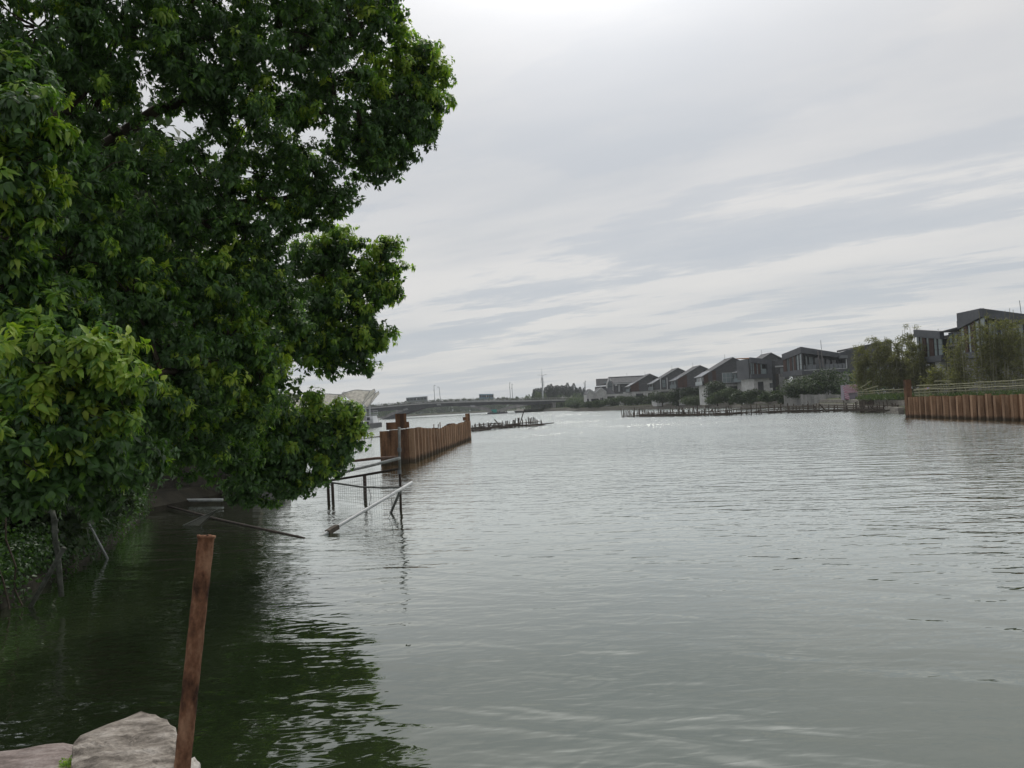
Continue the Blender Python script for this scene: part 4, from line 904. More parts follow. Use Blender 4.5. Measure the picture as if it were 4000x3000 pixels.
gl, gr, gt = pt(2369, 1502, D), pt(2395, 1500, D), pt(2379.5, 1477, D)
bl, br = pt(2371, 1530, D), pt(2395, 1528, D)
mk('gable_glazing', G().prism([bl, br, gr, gt, gl], (0, 1.2, 0)), GLASSPALE, root)
for p, q in ((gl, gt), (gt, gr), (bl, gl), (gr, br)): mk('gable_frame', G().bar(p + Vector((0, -.2, 0)), q + Vector((0, -.2, 0)), .5, .5), M('gable_white', (.5, .5, .5)), root)
for t_ in (.3, .5, .7):
    p = bl.lerp(br, t_); mk('mullion', G().bar(p + Vector((0, -.1, 0)), Vector((p.x, p.y - .1, gl.z + 1.2 * (1 - abs(t_ - .42)))), .15, .15), FRAME, root)
for t_ in (.35, .7): mk('transom', G().bar(bl.lerp(gl, t_) + Vector((0, -.1, 0)), br.lerp(gr, t_) + Vector((0, -.1, 0)), .12, .12), FRAME, root)
mk('far_roof_slope', G().hexa([pt(2329, 1508, D + 6), pt(2376, 1505, D + 6), pt(2378, 1481, D + 9), pt(2328, 1483, D + 9)] + [p + Vector((0, .1, .3)) for p in (pt(2329, 1508, D + 6), pt(2376, 1505, D + 6), pt(2378, 1481, D + 9), pt(2328, 1483, D + 9))]), ROOFTILE, root)
f0, f1 = pt(2331, 1520, D + 7), pt(2376, 1508, D + 7); mk('far_wall', G().box(f0.x, f1.x, D + 7, D + 14, .8, f1.z), BRICKGREY, root)
s0 = pt(2360, 1498, D + 5.8); mk('skylight', G().box(s0.x, s0.x + 1.2, D + 5.9, D + 7, s0.z, s0.z + .7), GLASSPALE, root)
k0 = pt(2406, 1504, D - 1.9); w_ = mk('air_conditioner', G().box(k0.x - .5, k0.x + .5, k0.y - .35, k0.y, k0.z - .35, k0.z + .35), TRIM, root)
mk('vent_pipe', G().tube([pt(2418, 1502, D - 2), pt(2418, 1530, D - 2)], .2, 6), TRIM, root)
mk('doorway', G().box(pt(2424, 1520, D).x, pt(2429, 1520, D).x, D - 1.86, D - 1.7, pt(2424, 1530, D).z, pt(2424, 1512, D).z), GLASS, root)
q = pt(2449, 1470, D); mk('lightning_rod', G().tube([q, q + Vector((0, 0, 1.3))], .04, 5), STEELGREY, root)

# boxy houses with slatted fronts
def slat_front(root, p0, p1, zb, zt, fas, base, slots):
    """framed upper storey: fascia, base band, end cheeks, then alternating timber slats and panes"""
    L = (xy(p1) - xy(p0)).length
    strip(root, 'fascia', METALDARK, p0, p1, 0, 1, (zt[0] - fas, zt[1] - fas), zt, -.3, .25)
    strip(root, 'base_band', METALDARK, p0, p1, 0, 1, zb, (zb[0] + base, zb[1] + base), -.3, .25)
    strip(root, 'back_panel', BLACK, p0, p1, 0.004, .996, (zb[0] + base, zb[1] + base), (zt[0] - fas, zt[1] - fas), -.7, -.5)
    lo, hi = (zb[0] + base, zb[1] + base), (zt[0] - fas, zt[1] - fas); s = 0
    for kind, w in slots:
        s1 = s + w / L
        if kind == 'wood': strip(root, 'timber_slat', WOODRED, p0, p1, s + .002, s1 - .002, lo, hi, -.3, .05)
        elif kind == 'glass':
            for j in range(3):
                f0, f1 = j / 3 + .008, (j + 1) / 3 - .008
                strip(root, 'pane', GLASSPALE, p0, p1, s + .004, s1 - .004, tuple(l + (h - l) * f0 for l, h in zip(lo, hi)), tuple(l + (h - l) * f1 for l, h in zip(lo, hi)), -.2, -.06)
        elif kind == 'frame': strip(root, 'mullion', FRAME, p0, p1, s, s1, lo, hi, -.3, .02)
        elif kind == 'cheek': strip(root, 'cheek', METALDARK, p0, p1, s, s1, lo, hi, -.3, .25)
        elif kind == 'rail': strip(root, 'glass_balustrade', GLASSPALE, p0, p1, s, s1, lo, tuple(l + 1.1 for l in lo), -.1, -.05)
        s = s1
# left box
a, b = pt(2931, 1440, 166), pt(3014, 1440, 167)
zt0, zt1 = pt(2930, 1396, 166).z, pt(3013, 1405, 167).z; zb0 = pt(2934, 1478, 166).z - .1
root = thing('box_house', 'smaller slatted box house with a white ground floor left of the big one', 'house', (a.x, a.y, 1.3), 'boxy slatted houses on the right bank')
dv = (xy(b) - xy(a)); LL = dv.length; dv.normalize(); nv = Vector((dv.y, -dv.x, 0)); back = nv * -6
mk('upper_body', G().hexa([xy(p) + nv * -.72 + Vector((0, 0, zb0)) for p in (a, b)] + [xy(p) + back + Vector((0, 0, zb0)) for p in (b, a)] + [xy(a) + nv * -.72 + Vector((0, 0, zt0 - .3)), xy(b) + nv * -.72 + Vector((0, 0, zt1 - .3)), xy(b) + back + Vector((0, 0, zt1 - .3)), xy(a) + back + Vector((0, 0, zt0 - .3))]), METALDARK, root)
mk('roof_deck', G().hexa([xy(a) + nv * -.3 + Vector((0, 0, zt0 - .2)), xy(b) + nv * -.3 + Vector((0, 0, zt1 - .2)), xy(b) + back + Vector((0, 0, zt1 + .35)), xy(a) + back + Vector((0, 0, zt0 + .1)), xy(a) + nv * -.3 + Vector((0, 0, zt0 - .05)), xy(b) + nv * -.3 + Vector((0, 0, zt1 - .05)), xy(b) + back + Vector((0, 0, zt1 + .5)), xy(a) + back + Vector((0, 0, zt0 + .25))]), ORANGE, root)
u_ = LL / 13.0
slat_front(root, a, b, (zb0, zb0), (zt0, zt1), 1.15, .95, [('frame', .25 * u_), ('glass', .9 * u_), ('frame', .3 * u_), ('glass', .9 * u_), ('wood', 1.3 * u_), ('frame', .3 * u_), ('glass', .7 * u_), ('wood', 1.3 * u_), ('frame', .4 * u_), ('glass', .9 * u_), ('rail', 2.6 * u_), ('cheek', 3.0 * u_)])
mk('ground_floor_wall', G().hexa([xy(p) + o + Vector((0, 0, z)) for z in (.8, zb0) for p, o in ((a + dv * .9, nv * -.5), (b - dv * .4, nv * -.5), (b - dv * .4, back), (a + dv * .9, back))]), WHITEWALL, root)
window(root, xy(a + dv * .9) + nv * -.5, xy(b - dv * .4) + nv * -.5, .25, .60, zb0 - 2.9, zb0 - .7, .06, 0, GLASS, 1)
# recess between the two boxes
r0, r1 = pt(3014, 1440, 171), pt(3062, 1440, 170)
root = thing('link_wall', 'grey recessed link wall between the two slatted box houses', 'wall', (r0.x, r0.y, 1.3))
zt_ = pt(3040, 1408, 171).z
strip(root, 'wall', CONC_DARK, r0, r1, 0, .3, .8, zt_, -.3, 0); strip(root, 'pale_wall', M('link_pale', (0.24, 0.24, 0.245), (0.3, 0.3, 0.305), .5), r0, r1, .55, 1, .8, zt_ - 3, -.3, .1)
strip(root, 'upper_wall', BRICKGREY, r0, r1, .3, 1, zt_ - 3, zt_, -.3, 0); strip(root, 'boarding', WOODOLD, r0, r1, .3, .55, .8, zt_ - 3, -.3, .05)
strip(root, 'ledge', TRIM, r0, r1, .3, 1, zt_ - 1.5, zt_ - 1.2, 0, .4)
window(root, r0, r1, .66, .98, zt_ - 3.6, zt_ - 1.6, .14, 2, GLASSPALE, 0); window(root, r0, r1, .36, .52, 2.0, zt_ - 3.6, .08, 1, GLASSPALE, 0)

# big corner box
root = thing('box_house', 'big dark corner box house with brown slats and glazed balcony', 'house', (57, 150, 1.3), 'boxy slatted houses on the right bank')
XC = pt(3134, 1410, 150).x; zT = pt(3130, 1355, 150).z; zB = 6.15; YF = 160.5; zF = pt(3058, 1384, YF).z
XV = pt(3277, 1378, 150).x; zV = pt(3277, 1378, 150).z; XE = pt(3482, 1334, 150).x; zE = pt(3482, 1334, 150).z; zK = pt(3336, 1360, 150).z; XK = pt(3336, 1360, 150).x
slat_front(root, (XC, YF), (XC, 150), (zB, zB), (zF, zT), 1.25, 1.05, [('wood', 1.9), ('frame', .2), ('glass', .65), ('frame', .2), ('glass', .65), ('wood', 1.4), ('frame', .2), ('glass', .7), ('wood', 1.2), ('frame', .3), ('glass', 1.2), ('frame', .3), ('glass', 1.2), ('frame', .3)])
mk('upper_body', G().prism([(XC + .8, 152.2, zB), (XE, 152.2, zB), (XE, 152.2, zE - .3), (XK, 152.2, zK - .3), (XV, 152.2, zV - .3), (XC + .8, 152.2, zT - .4)], (0, 8.2, 0)), METALDARK, root)
strip(root, 'fascia', METALDARK, (XC, 150), (XV, 150), 0.002, 1, (zT - 1.2, zV - .95), (zT, zV), -2.2, .05)
strip(root, 'fascia', METALDARK, (XV, 150), (XK, 150), 0, 1, (zV - .95, zK - .5), (zV, zK), -2.2, .04)
strip(root, 'base_band', METALDARK, (XC, 150), (XE, 150), 0.001, 1, zB, zB + .85, -2.2, .06)
XW = pt(3308, 1400, 150).x
strip(root, 'side_wall', BRICKGREY, (XW, 150), (XE, 150), 0, 1, zB + .85, (zK - .25, zE), -2.2, 0)
strip(root, 'roof_edge', ROOFTILE, (XK, 150), (XE, 150), 0, 1, (zK - .25, zE - .1), (zK + .12, zE + .3), -8, .15)
mk('roof_deck', G().hexa([(XV - 4, 152.5, zV + .1), (XV + .5, 152.5, zV + .1), (XV + 1.5, 160, zV + .9), (XV - 6, 160, zV + 1.1), (XV - 4, 152.5, zV + .2), (XV + .5, 152.5, zV + .2), (XV + 1.5, 160, zV + 1.0), (XV - 6, 160, zV + 1.2)]), ORANGE, root)
gp0, gp1 = (XC + .8, 152.1), (XW, 152.1); Lw = XW - XC - .8
for i in range(7):
    s0, s1 = i / 7 + .01, (i + 1) / 7 - .01; ztp = zT - 1.5 - (zT - zV) * min(1, (s0 * Lw + .8) / (XV - XC)) * .9
    window(root, gp0, gp1, s0, s1, zB + .9, min(ztp, zT - 1.6), .06, 1 if i % 2 else 0, GLASSPALE if i in (0, 1) else GLASS, 1)
for i in range(10):
    strip(root, 'balustrade_panel', M('clear_glass', (0.07, 0.08, 0.09), rough=.1, spec=.7), (XC + .2, 150), (XW - .1, 150), i / 10 + .006, (i + 1) / 10 - .006, zB + .85, zB + 1.85, -.12, -.07)
strip(root, 'handrail', TRIM, (XC + .2, 150), (XW - .1, 150), 0, 1, zB + .80, zB + .90, -.02, .10)
mk('balcony_post', G().box(XW - .25, XW - .08, 149.9, 150.05, zB + .9, pt(3305, 1402, 150).z), TRIM, root)
for u0, v0, u1, v1 in ((3194, 1370, 3205, 1440), (3207, 1370, 3217, 1436)):
    mk('leaning_pole', G().tube([pt(u0, v0, 149.6), pt(u1, v1, 149.6)], .13, 6), M('grey_post', (0.14, 0.13, 0.13)), root)
q = pt(3209, 1366, 153); mk('lightning_rod', G().tube([q, q + Vector((-.05, 0, 1.9))], .05, 5), STEELGREY, root)
a0 = pt(3290, 1393, 149.8); mk('air_conditioner', G().box(a0.x - .6, a0.x + .9, 149.4, 149.9, a0.z - .35, a0.z + .25), STEELGREY, root)
mk('ground_floor_wall', G().box(XC + 1.2, XE, 151, 159, .8, zB), WHITEWALL, root)
mk('wall_band', G().box(XC + 1.0, XE, 150.5, 151.0, zB - .55, zB - .02), WHITEWALL, root)
dw0, dw1 = pt(3317, 1498, 151), pt(3347, 1457, 151); window(root, (XC + 1.2, 151), (XE, 151), (dw0.x - XC - 1.2) / (XE - XC - 1.2), (dw1.x - XC - 1.2) / (XE - XC - 1.2), dw0.z, dw1.z, .08, 1)
window(root, (XC + 1.2, 159), (XC + 1.2, 151), .1, .8, 2.2, 5.4, .08, 3, GLASS, 0)

# right-hand box house behind the bamboo
root = thing('box_house', 'nearest slatted box house behind bamboo at the right edge', 'house', (53, 86, 1.3), 'boxy slatted houses on the right bank')
XB = pt(3841, 1300, 86).x; zt = pt(3841, 1204, 86).z; Y2 = XB / (pt(3745, 1254, 90).x / 90); zt2 = pt(3745, 1254, Y2).z
Y3 = XB / (pt(3687, 1293, 94).x / 94); z3 = pt(3687, 1293, Y3).z; Y4 = XB / (pt(3584, 1287, 100).x / 100); z4 = pt(3584, 1287, Y4).z; zB = 5.6
slat_front(root, (XB, Y2), (XB, 86), (zB, zB), (zt2, zt), 1.0, .7, [('frame', .2), ('glass', .7), ('wood', .7), ('glass', .5), ('frame', .2), ('wood', .7), ('glass', .8), ('frame', .15), ('glass', .7)])
slat_front(root, (XB - .3, Y4), (XB - .3, Y3), (zB, zB), (z4, z3), .95, .75, [('glass', .7), ('frame', .2), ('glass', .6), ('wood', .9), ('glass', .6), ('frame', .2), ('wood', .9), ('glass', .7), ('frame', .2), ('glass', .8)])
mk('high_body', G().box(XB + .75, XB + 12, 86.3, Y2, zB, zt2 - .6), METALDARK, root)
strip(root, 'high_roof', METALDARK, (XB - .2, 86), (XB + 12, 86), 0, 1, (zt - 1.0, pt(4000, 1222, 86).z - 2.6), (zt, pt(4000, 1222, 86).z - 1.5), -(Y2 - 86), .2)
mk('low_body', G().box(XB + .5, XB + 12, Y2 + .05, Y4, zB, z3 - .5), M('board_grey', (0.15, 0.148, 0.135), (0.23, 0.222, 0.20), 1.2, .9, 0, (4, 4, .3)), root)
mk('valley_roof', G().hexa([(XB - .3, Y2 + .05, pt(3745, 1278, Y2).z - .2), (XB + 11, Y2 + .05, zt2 - .7), (XB + 11, Y3, z3 - .2), (XB - .3, Y3, z3 - .2), (XB - .3, Y2 + .05, pt(3745, 1278, Y2).z), (XB + 11, Y2 + .05, zt2 - .5), (XB + 11, Y3, z3), (XB - .3, Y3, z3)]), ROOFTILE, root)
for i in range(3):
    window(root, (XB + .5, Y3 - .05), (XB + .5, Y2 + .1), i / 3 + .04, (i + 1) / 3 - .04, 7.6, 9.0, .08, 0, GLASSPALE, 0); window(root, (XB + .5, Y3 - .05), (XB + .5, Y2 + .1), i / 3 + .04, (i + 1) / 3 - .04, 5.8, 7.3, .08, 0, GLASS, 1)
for i in range(5): window(root, (XB + .4, 86.3), (XB + 8, 86.3), .02 + i * .19, .02 + i * .19 + .17, zt - 3.6, zt - 1.6 - i * .15, .1, 1, GLASSPALE, 0)
mk('ground_floor_wall', G().box(XB + .9, XB + 12, 87, Y4 - .6, .8, zB), CONC, root)
mk('pier', G().box(XB + .1, XB + .8, 95.2, 96.4, .8, zB), WHITEWALL, root)
window(root, (XB + .9, 95), (XB + .9, 91), .05, .9, 1.6, 5.1, .08, 2, GLASS, 1)
q = pt(3990, 1225, 87); mk('lightning_rod', G().tube([q - Vector((0, 0, .6)), q + Vector((-.12, 0, 1.5))], .035, 5), STEELGREY, root)

# ------------------------------------------------------------------ bamboo
def bamboo(label, u, vt, D, w, n=10, leaves=4200, low=0.22):
    top = pt(u, vt, D); base = Vector((top.x, D, 1.35)); root = thing('bamboo_clump', label, 'bamboo', base, 'bamboo clumps on the right bank'); h = top.z - base.z; sets = []
    for i in range(n):
        b = base + Vector((random.uniform(-w, w) * .8, random.uniform(-w, w) * .6, -.2)); hh = h * random.uniform(.72, 1.04) if i else h
        bend = Vector((random.uniform(-.5, .5), random.uniform(-.4, .4), 0)) * (w * .6); k = 7
        q = [b + bend * ((j / k) ** 2.2) + Vector((0, 0, hh * j / k - (0.25 if j == k else 0) * abs(bend.x))) for j in range(k + 1)]
        mk('culm', G().tube(q, [.045 * (1 - .75 * j / k) + .008 for j in range(k + 1)], 6), CULM, root)
        for j in range(9):
            t_ = random.uniform(low, 1.0); f = t_ * k; a = q[int(min(f, k - 1))].lerp(q[int(min(f, k - 1)) + 1], f - int(min(f, k - 1)))
            r_ = .75 * (1.15 - t_ * .75)
            m_ = leaves // (n * 9); dd = norm(np.array([random.gauss(0, 1), random.gauss(0, 1), .35]))
            tt = RNG.random((m_, 1)); P = np.array(a) + dd * tt * r_ * 1.6 + RNG.normal(scale=.17, size=(m_, 3)) - np.array([0, 0, .25]) * tt ** 2
            A = norm(dd + RNG.normal(scale=.6, size=(m_, 3)) + np.array([0, 0, -.5])); N = norm(RNG.normal(size=(m_, 3)) + np.array([0, 0, .8])); Lf = .30 * RNG.uniform(.6, 1.3, m_)
            sets.append((P, A, N, Lf, Lf * .26, RNG.uniform(0, .3, m_), np.clip(RNG.normal(.45, .22, m_), 0, 1), P))
    build_leaves('foliage', sets, L_BAMBOO, root)
for lab, u, v, D, w in [
    ('first bamboo clump right of the striped cloth, hiding the house wall', 3370, 1345, 104, 1.5), ('bamboo clump second from the striped cloth', 3425, 1310, 103, 1.6), ('bamboo clump with the tallest feathery tip in the gap between houses', 3540, 1270, 104, 1.5),
    ('bamboo clump in the middle of the gap between the houses', 3480, 1318, 102, 1.7), ('bamboo clump touching the left end of the right box house', 3590, 1325, 98, 1.3), ('tall bamboo clump rising over the valley roof', 3640, 1290, 108, 1.2),
    ('low dense bamboo clump filling the gap left of the rust post', 3512, 1375, 101, 1.5), ('low dense bamboo clump just behind the rust post', 3562, 1385, 100, 1.4),
    ('thin bamboo clump in front of the narrow lower windows', 3720, 1300, 80, 1.2), ('bamboo clump in front of the tall slats', 3775, 1290, 79, 1.4), ('bamboo clump below the roof corner of the right house', 3850, 1250, 78, 1.5),
    ('tall bamboo clump right of the roof corner', 3905, 1205, 77, 1.6), ('bamboo clump second from the right picture edge', 3955, 1225, 76, 1.5), ('bamboo clump at the right picture edge', 4010, 1230, 75, 1.6), ('low bamboo clump behind the rust post', 3665, 1420, 82, 1.2)]:
    bamboo(lab, u, v, D, w, leaves=6000 if u < 3600 else 1900 if u < 3800 else 3200)

# ------------------------------------------------------------------ shrubs and trees of the right bank
SG = 'shrubs along the right bank'
def bank_shrub(label, u, vt, vb, D, wpx, mat=L_DARK, n=1100, size=.42, name='bank_shrub', tone=(.42, .2), trunk=None):
    t_, b_ = pt(u, vt, D), pt(u, vb, D); w = wpx * D / FPX; gz = max(.6, min(b_.z, 1.3)); rz = (t_.z - gz) / 2 * 1.1; w *= 1.45; n = int(n * 1.6)
    shrub(name, label, (t_.x, D, gz + rz), (w, max(1.2, w * .6), rz), mat, n, size, 8, 'tree' if trunk else 'shrub', SG, trunk, tone, ground=gz)
for a in [
    ('low shrub at the far right shore below the bridge end', 2250, 1573, 1592, 300, 24), ('low shrub hiding the left foot of the white building', 2300, 1567, 1591, 285, 24), ('shrub in front of the white building doors', 2345, 1562, 1590, 280, 26),
    ('shrub under the long dark window of the white building', 2392, 1553, 1589, 272, 30), ('wide shrub below the vent pipe house', 2440, 1545, 1588, 264, 34), ('rounded shrub below the farthest gabled house', 2490, 1541, 1588, 259, 34), ('dense shrub left of the tall dark bank tree', 2545, 1541, 1587, 256, 34),
    ('shrub filling the gap below the two drainpipes', 2585, 1530, 1586, 234, 40)]: bank_shrub(*a)
bank_shrub('tall dark tree on the shore below the third gabled house', 2645, 1503, 1583, 226, 40, L_DARK, 2000, .45, 'bank_tree', (.25, .18), .16)
bank_shrub('dark tree just right of the tall shore tree', 2705, 1508, 1575, 222, 34, L_DARK, 1500, .45, 'bank_tree', (.25, .18), .15)
bank_shrub('dark rounded tree below the wide framed window', 2785, 1498, 1572, 193, 44, L_DARK, 1900, .42, 'bank_tree', (.32, .2), .15)
for a in [('clipped lighter hedge shrub at the waterline between the dark trees', 2720, 1545, 1584, 216, 44, L_DARK, 1400, .35, 'bank_shrub', (.7, .18)), ('leafy light green shrub below the framed window house', 2800, 1535, 1582, 186, 40, L_DARK, 1400, .35, 'bank_shrub', (.6, .2)), ('tall leafy shrub left of the white ground floor', 2845, 1518, 1580, 184, 34, L_DARK, 1400, .35, 'bank_shrub', (.55, .2)),
          ('leafy shrub in front of the white ground floor arch', 2895, 1522, 1580, 168, 34, L_DARK, 1300, .33, 'bank_shrub', (.5, .2)), ('leafy shrub below the square window of the small box house', 2950, 1522, 1578, 164, 36, L_DARK, 1400, .33, 'bank_shrub', (.5, .2)), ('shrub left of the upright board wall', 3010, 1528, 1576, 156, 34, L_DARK, 1300, .33, 'bank_shrub', (.55, .2)), ('spreading shrub over the end of the board wall', 3055, 1524, 1575, 150, 34, L_DARK, 1300, .33, 'bank_shrub', (.5, .2))]: bank_shrub(*a)
bank_shrub('wide spreading tree in front of the big corner box house', 3190, 1452, 1545, 142, 92, L_DARK, 4200, .38, 'bank_tree', (.5, .22), .14)
bank_shrub('dark rounded bush right of the spreading tree', 3275, 1492, 1545, 138, 28, L_DARK, 1300, .34, 'bank_shrub', (.25, .15))
bank_shrub('low dark bush under the spreading tree on the board wall', 3120, 1505, 1548, 141, 40, L_DARK, 1300, .34, 'bank_shrub', (.3, .15))
# ------------------------------------------------------------------ bridge
BD = 400.0; BW = 26.0
root = thing('road_bridge', 'long low concrete road bridge with flat arches across the river', 'bridge', (pt(1945, 1618, BD).x, BD, 0))
edge = [(1380, 1600), (1443, 1594.5), (1530, 1586.5), (1603, 1580), (1670, 1575.5), (1739, 1572), (1820, 1569.5), (1897, 1568), (2013, 1566.5), (2090, 1565), (2155, 1563.2), (2275, 1561)]
def edge_v(u): return float(np.interp(u, [e[0] for e in edge], [e[1] for e in edge]))
def bprism(name, top, bot, mat, y0, y1):
    poly = [pt(u, v, BD) for u, v in top] + [pt(u, v, BD) for u, v in bot[::-1]]
    poly = [Vector((p.x, y0, p.z)) for p in poly]; g = G(); n = len(top)
    # quads between top and bottom edges so curved outlines stay clean
    for i in range(n - 1):
        a, b, c, d = [Vector((pt(*q, BD).x, y0, pt(*q, BD).z)) for q in (top[i], top[i + 1], bot[i + 1], bot[i])]; e = Vector((0, y1 - y0, 0))
        g.hexa([d, c, c + e, d + e, a, b, b + e, a + e])
    return mk(name, g, mat, root)
bprism('deck_edge', [(u, v - 2.5) for u, v in edge], [(u, v + 2.6) for u, v in edge], M('pale_concrete', (0.24, 0.245, 0.24), (0.33, 0.33, 0.32), .6, .9), BD - .6, BD + BW + .6)
us = [1380, 1443, 1500, 1560, 1603, 1671, 1739, 1789]
gb = dict(zip(us, [1614, 1609.5, 1604, 1600.5, 1599, 1591.5, 1586.5, 1587]))
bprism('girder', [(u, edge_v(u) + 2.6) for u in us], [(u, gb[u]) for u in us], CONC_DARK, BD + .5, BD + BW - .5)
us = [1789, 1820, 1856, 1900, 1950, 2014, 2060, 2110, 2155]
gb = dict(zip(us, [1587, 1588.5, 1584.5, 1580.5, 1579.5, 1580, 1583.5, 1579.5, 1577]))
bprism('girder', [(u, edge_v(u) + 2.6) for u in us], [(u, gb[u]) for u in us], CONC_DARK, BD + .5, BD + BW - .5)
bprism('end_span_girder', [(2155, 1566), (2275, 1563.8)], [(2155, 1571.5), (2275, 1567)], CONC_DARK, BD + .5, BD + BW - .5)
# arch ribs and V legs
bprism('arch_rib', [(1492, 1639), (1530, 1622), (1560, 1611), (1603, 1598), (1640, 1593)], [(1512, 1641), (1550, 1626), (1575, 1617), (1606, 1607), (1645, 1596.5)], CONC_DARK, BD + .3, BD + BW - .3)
bprism('leg', [(1478, 1634), (1530, 1611), (1560, 1600)], [(1505, 1639), (1550, 1617), (1580, 1604)], CONC, BD + 1.2, BD + BW - 1.2)
bprism('leg', [(1800, 1586.5), (1856, 1584), (1941, 1601)], [(1800, 1588), (1856, 1594.5), (1918, 1609)], CONC, BD + .4, BD + BW - .4)
bprism('leg', [(1941, 1602), (1975, 1592), (2014, 1580), (2060, 1582)], [(1955, 1611), (1985, 1600), (2023, 1589.5), (2062, 1583.8)], CONC, BD + .4, BD + BW - .4)
def bbox(name, u0, u1, v0, v1, mat, y0, y1, parent=None):
    a, b = pt(u0, v1, BD), pt(u1, v0, BD); return mk(name, G().box(a.x, b.x, y0, y1, a.z, b.z), mat, parent or root)
bbox('pier', 2160.5, 2170.5, 1567, 1606, CONC, BD + 1, BD + BW - 1); bbox('pier_cap', 2155, 2172, 1566, 1577, CONC, BD + .8, BD + BW - .8)
a, b = pt(1912, 1618, BD), pt(1962, 1606, BD); mk('pier_base', G().box(a.x, b.x, BD + 1, BD + BW - 1, -2, b.z), CONC, root)
a, b = pt(1470, 1645, BD), pt(1530, 1636, BD); mk('pier_base', G().box(a.x, b.x, BD + 1, BD + BW - 1, -2, b.z), CONC, root)
g = G()
for u in np.arange(1400, 2275, 9.0):
    p = pt(u, edge_v(u) - 3, BD); mk('parapet_post', G().box(p.x - .12, p.x + .12, BD - .45, BD - .2, p.z, p.z + 1.05), CONC, root)
q = [pt(u, v - 3, BD) for u, v in edge]
for dz in (.45, 1.0): mk('parapet_rail', G().tube([(p.x, BD - .32, p.z + dz) for p in q], .09, 5), CONC, root)
mk('roadway', G().add([(p.x, y, p.z + .25) for p in q for y in (BD - .2, BD + BW)], [(2 * i, 2 * i + 2, 2 * i + 3, 2 * i + 1) for i in range(len(q) - 1)]), ASPHALT, root)
sets = []
for i in range(len(q) - 1):
    n = int((q[i + 1] - q[i]).length * 16); t_ = RNG.random((n, 1)); P = np.array(q[i]) + (np.array(q[i + 1]) - np.array(q[i])) * t_ + np.c_[RNG.normal(scale=.2, size=n), RNG.normal(scale=.5, size=n) + .8, np.abs(RNG.normal(scale=.55, size=n)) + .3]
    L = .55 * RNG.uniform(.6, 1.3, n); sets.append((P, norm(RNG.normal(size=(n, 3))), norm(RNG.normal(size=(n, 3)) + np.array([0, 0, 1])), L, L * .6, RNG.uniform(0, .3, n), np.clip(RNG.normal(.4, .2, n), 0, 1), P))
build_leaves('planter_hedge', sets, L_FAR, root)
# striped clearance marks
for u, v in ((1578, 1604), (1708, 1584), (1840, 1590)):
    for k in range(5):
        p = pt(u + 3.4 * k, v - .9 * k * (1 if u < 1600 else .1), BD); mk('height_mark', G().prism([(p.x, BD - .02, p.z), (p.x + .22, BD - .02, p.z), (p.x - .15, BD - .02, p.z + .9), (p.x - .37, BD - .02, p.z + .9)], (0, .3, 0)), TRIM, root)
def deck_z(u): return pt(u, edge_v(u) - 3, BD).z + .25
# planter trees on the bridge
order = [(1454, 1581, 7), (1504, 1576.5, 8), (1543, 1577.5, 5), (1556, 1571, 7), (1689, 1563.5, 6), (1711, 1559.5, 7), (1739, 1561.5, 6), (1762, 1558, 7.5), (1785.5, 1559.5, 6.5), (1812, 1556, 7.5), (1834, 1557.8, 6.5), (1864.5, 1555, 7), (1967, 1550.5, 7), (1979, 1553.5, 6.5), (2020, 1550, 7)]
ords = ['first', 'second', 'third', 'fourth', 'fifth', 'sixth', 'seventh', 'eighth', 'ninth', 'tenth', 'eleventh', 'twelfth', 'thirteenth', 'fourteenth', 'fifteenth']
for (u, vt, w), o in zip(order, ords):
    y = BD + 2.0 + (hash(o) % 3) * 0; z = deck_z(u); t_ = pt(u, vt, y); r = w * y / FPX; hgt = max(t_.z - z, 1.0); r2 = min(hgt * .42, r * .8)
    c = Vector((t_.x, y, t_.z - r2)); rt = thing('dome_shrub', '%s clipped dome shrub from the left along the bridge' % o, 'shrub', (c.x, y, z), 'clipped dome shrubs on the bridge')
    mk('stem', G().tube([(c.x, y, z - .1), (c.x, y, c.z)], .12, 6), BARK, rt)
    s = clump_set(c, (r, r * .8, r2), 150, .5, (.5, 1.0), (.3, .2)); s[0][:, 2] = np.maximum(s[0][:, 2], c.z - r2 * .35); build_leaves('crown', [s], L_FAR, rt)
# lamp posts
for lab, ut, vt, ub, vb, arm in [('left lamp post of the pair right of the long bus', 1695, 1506, 1698.5, 1566, 3.5), ('leaning lamp post of the pair right of the long bus', 1715, 1512, 1721, 1564, -5), ('left lamp post of the middle pair on the bridge', 1990.5, 1496, 1994, 1555, 1.5),
                                 ('right lamp post of the middle pair on the bridge', 1999.5, 1501, 2002, 1555, 1.5), ('left lamp post of the pair beside the white building', 2282.5, 1496, 2285, 1560, -1), ('right lamp post of the pair beside the white building', 2286, 1489, 2288.5, 1572, 1)]:
    y = BD + (4 if ut < 2200 else -40); a, b = pt(ut, vt, y), pt(ub, vb, y); zb = deck_z(ub) if ut < 2200 else 1.3
    rt = thing('lamp_post', lab, 'lamp post', (b.x, y, zb), 'lamp posts on the bridge')
    mk('pole', G().tube([(b.x, y, min(zb, b.z)), a], [.16, .10], 6), STEELGREY, rt); e = a + Vector((arm * y / FPX, 0, .05))
    mk('arm', G().bar(a, e, .12, .12), STEELGREY, rt); mk('lamp_head', G().box(e.x - .35, e.x + .35, y - .2, y + .2, e.z - .12, e.z + .08), STEELGREY, rt)
    if abs(ut - 1715) > 3: c = a.lerp(b, .3); mk('bracket', G().box(c.x - .3, c.x + .1, y - .15, y + .15, c.z - .3, c.z + .2), STEELGREY, rt)
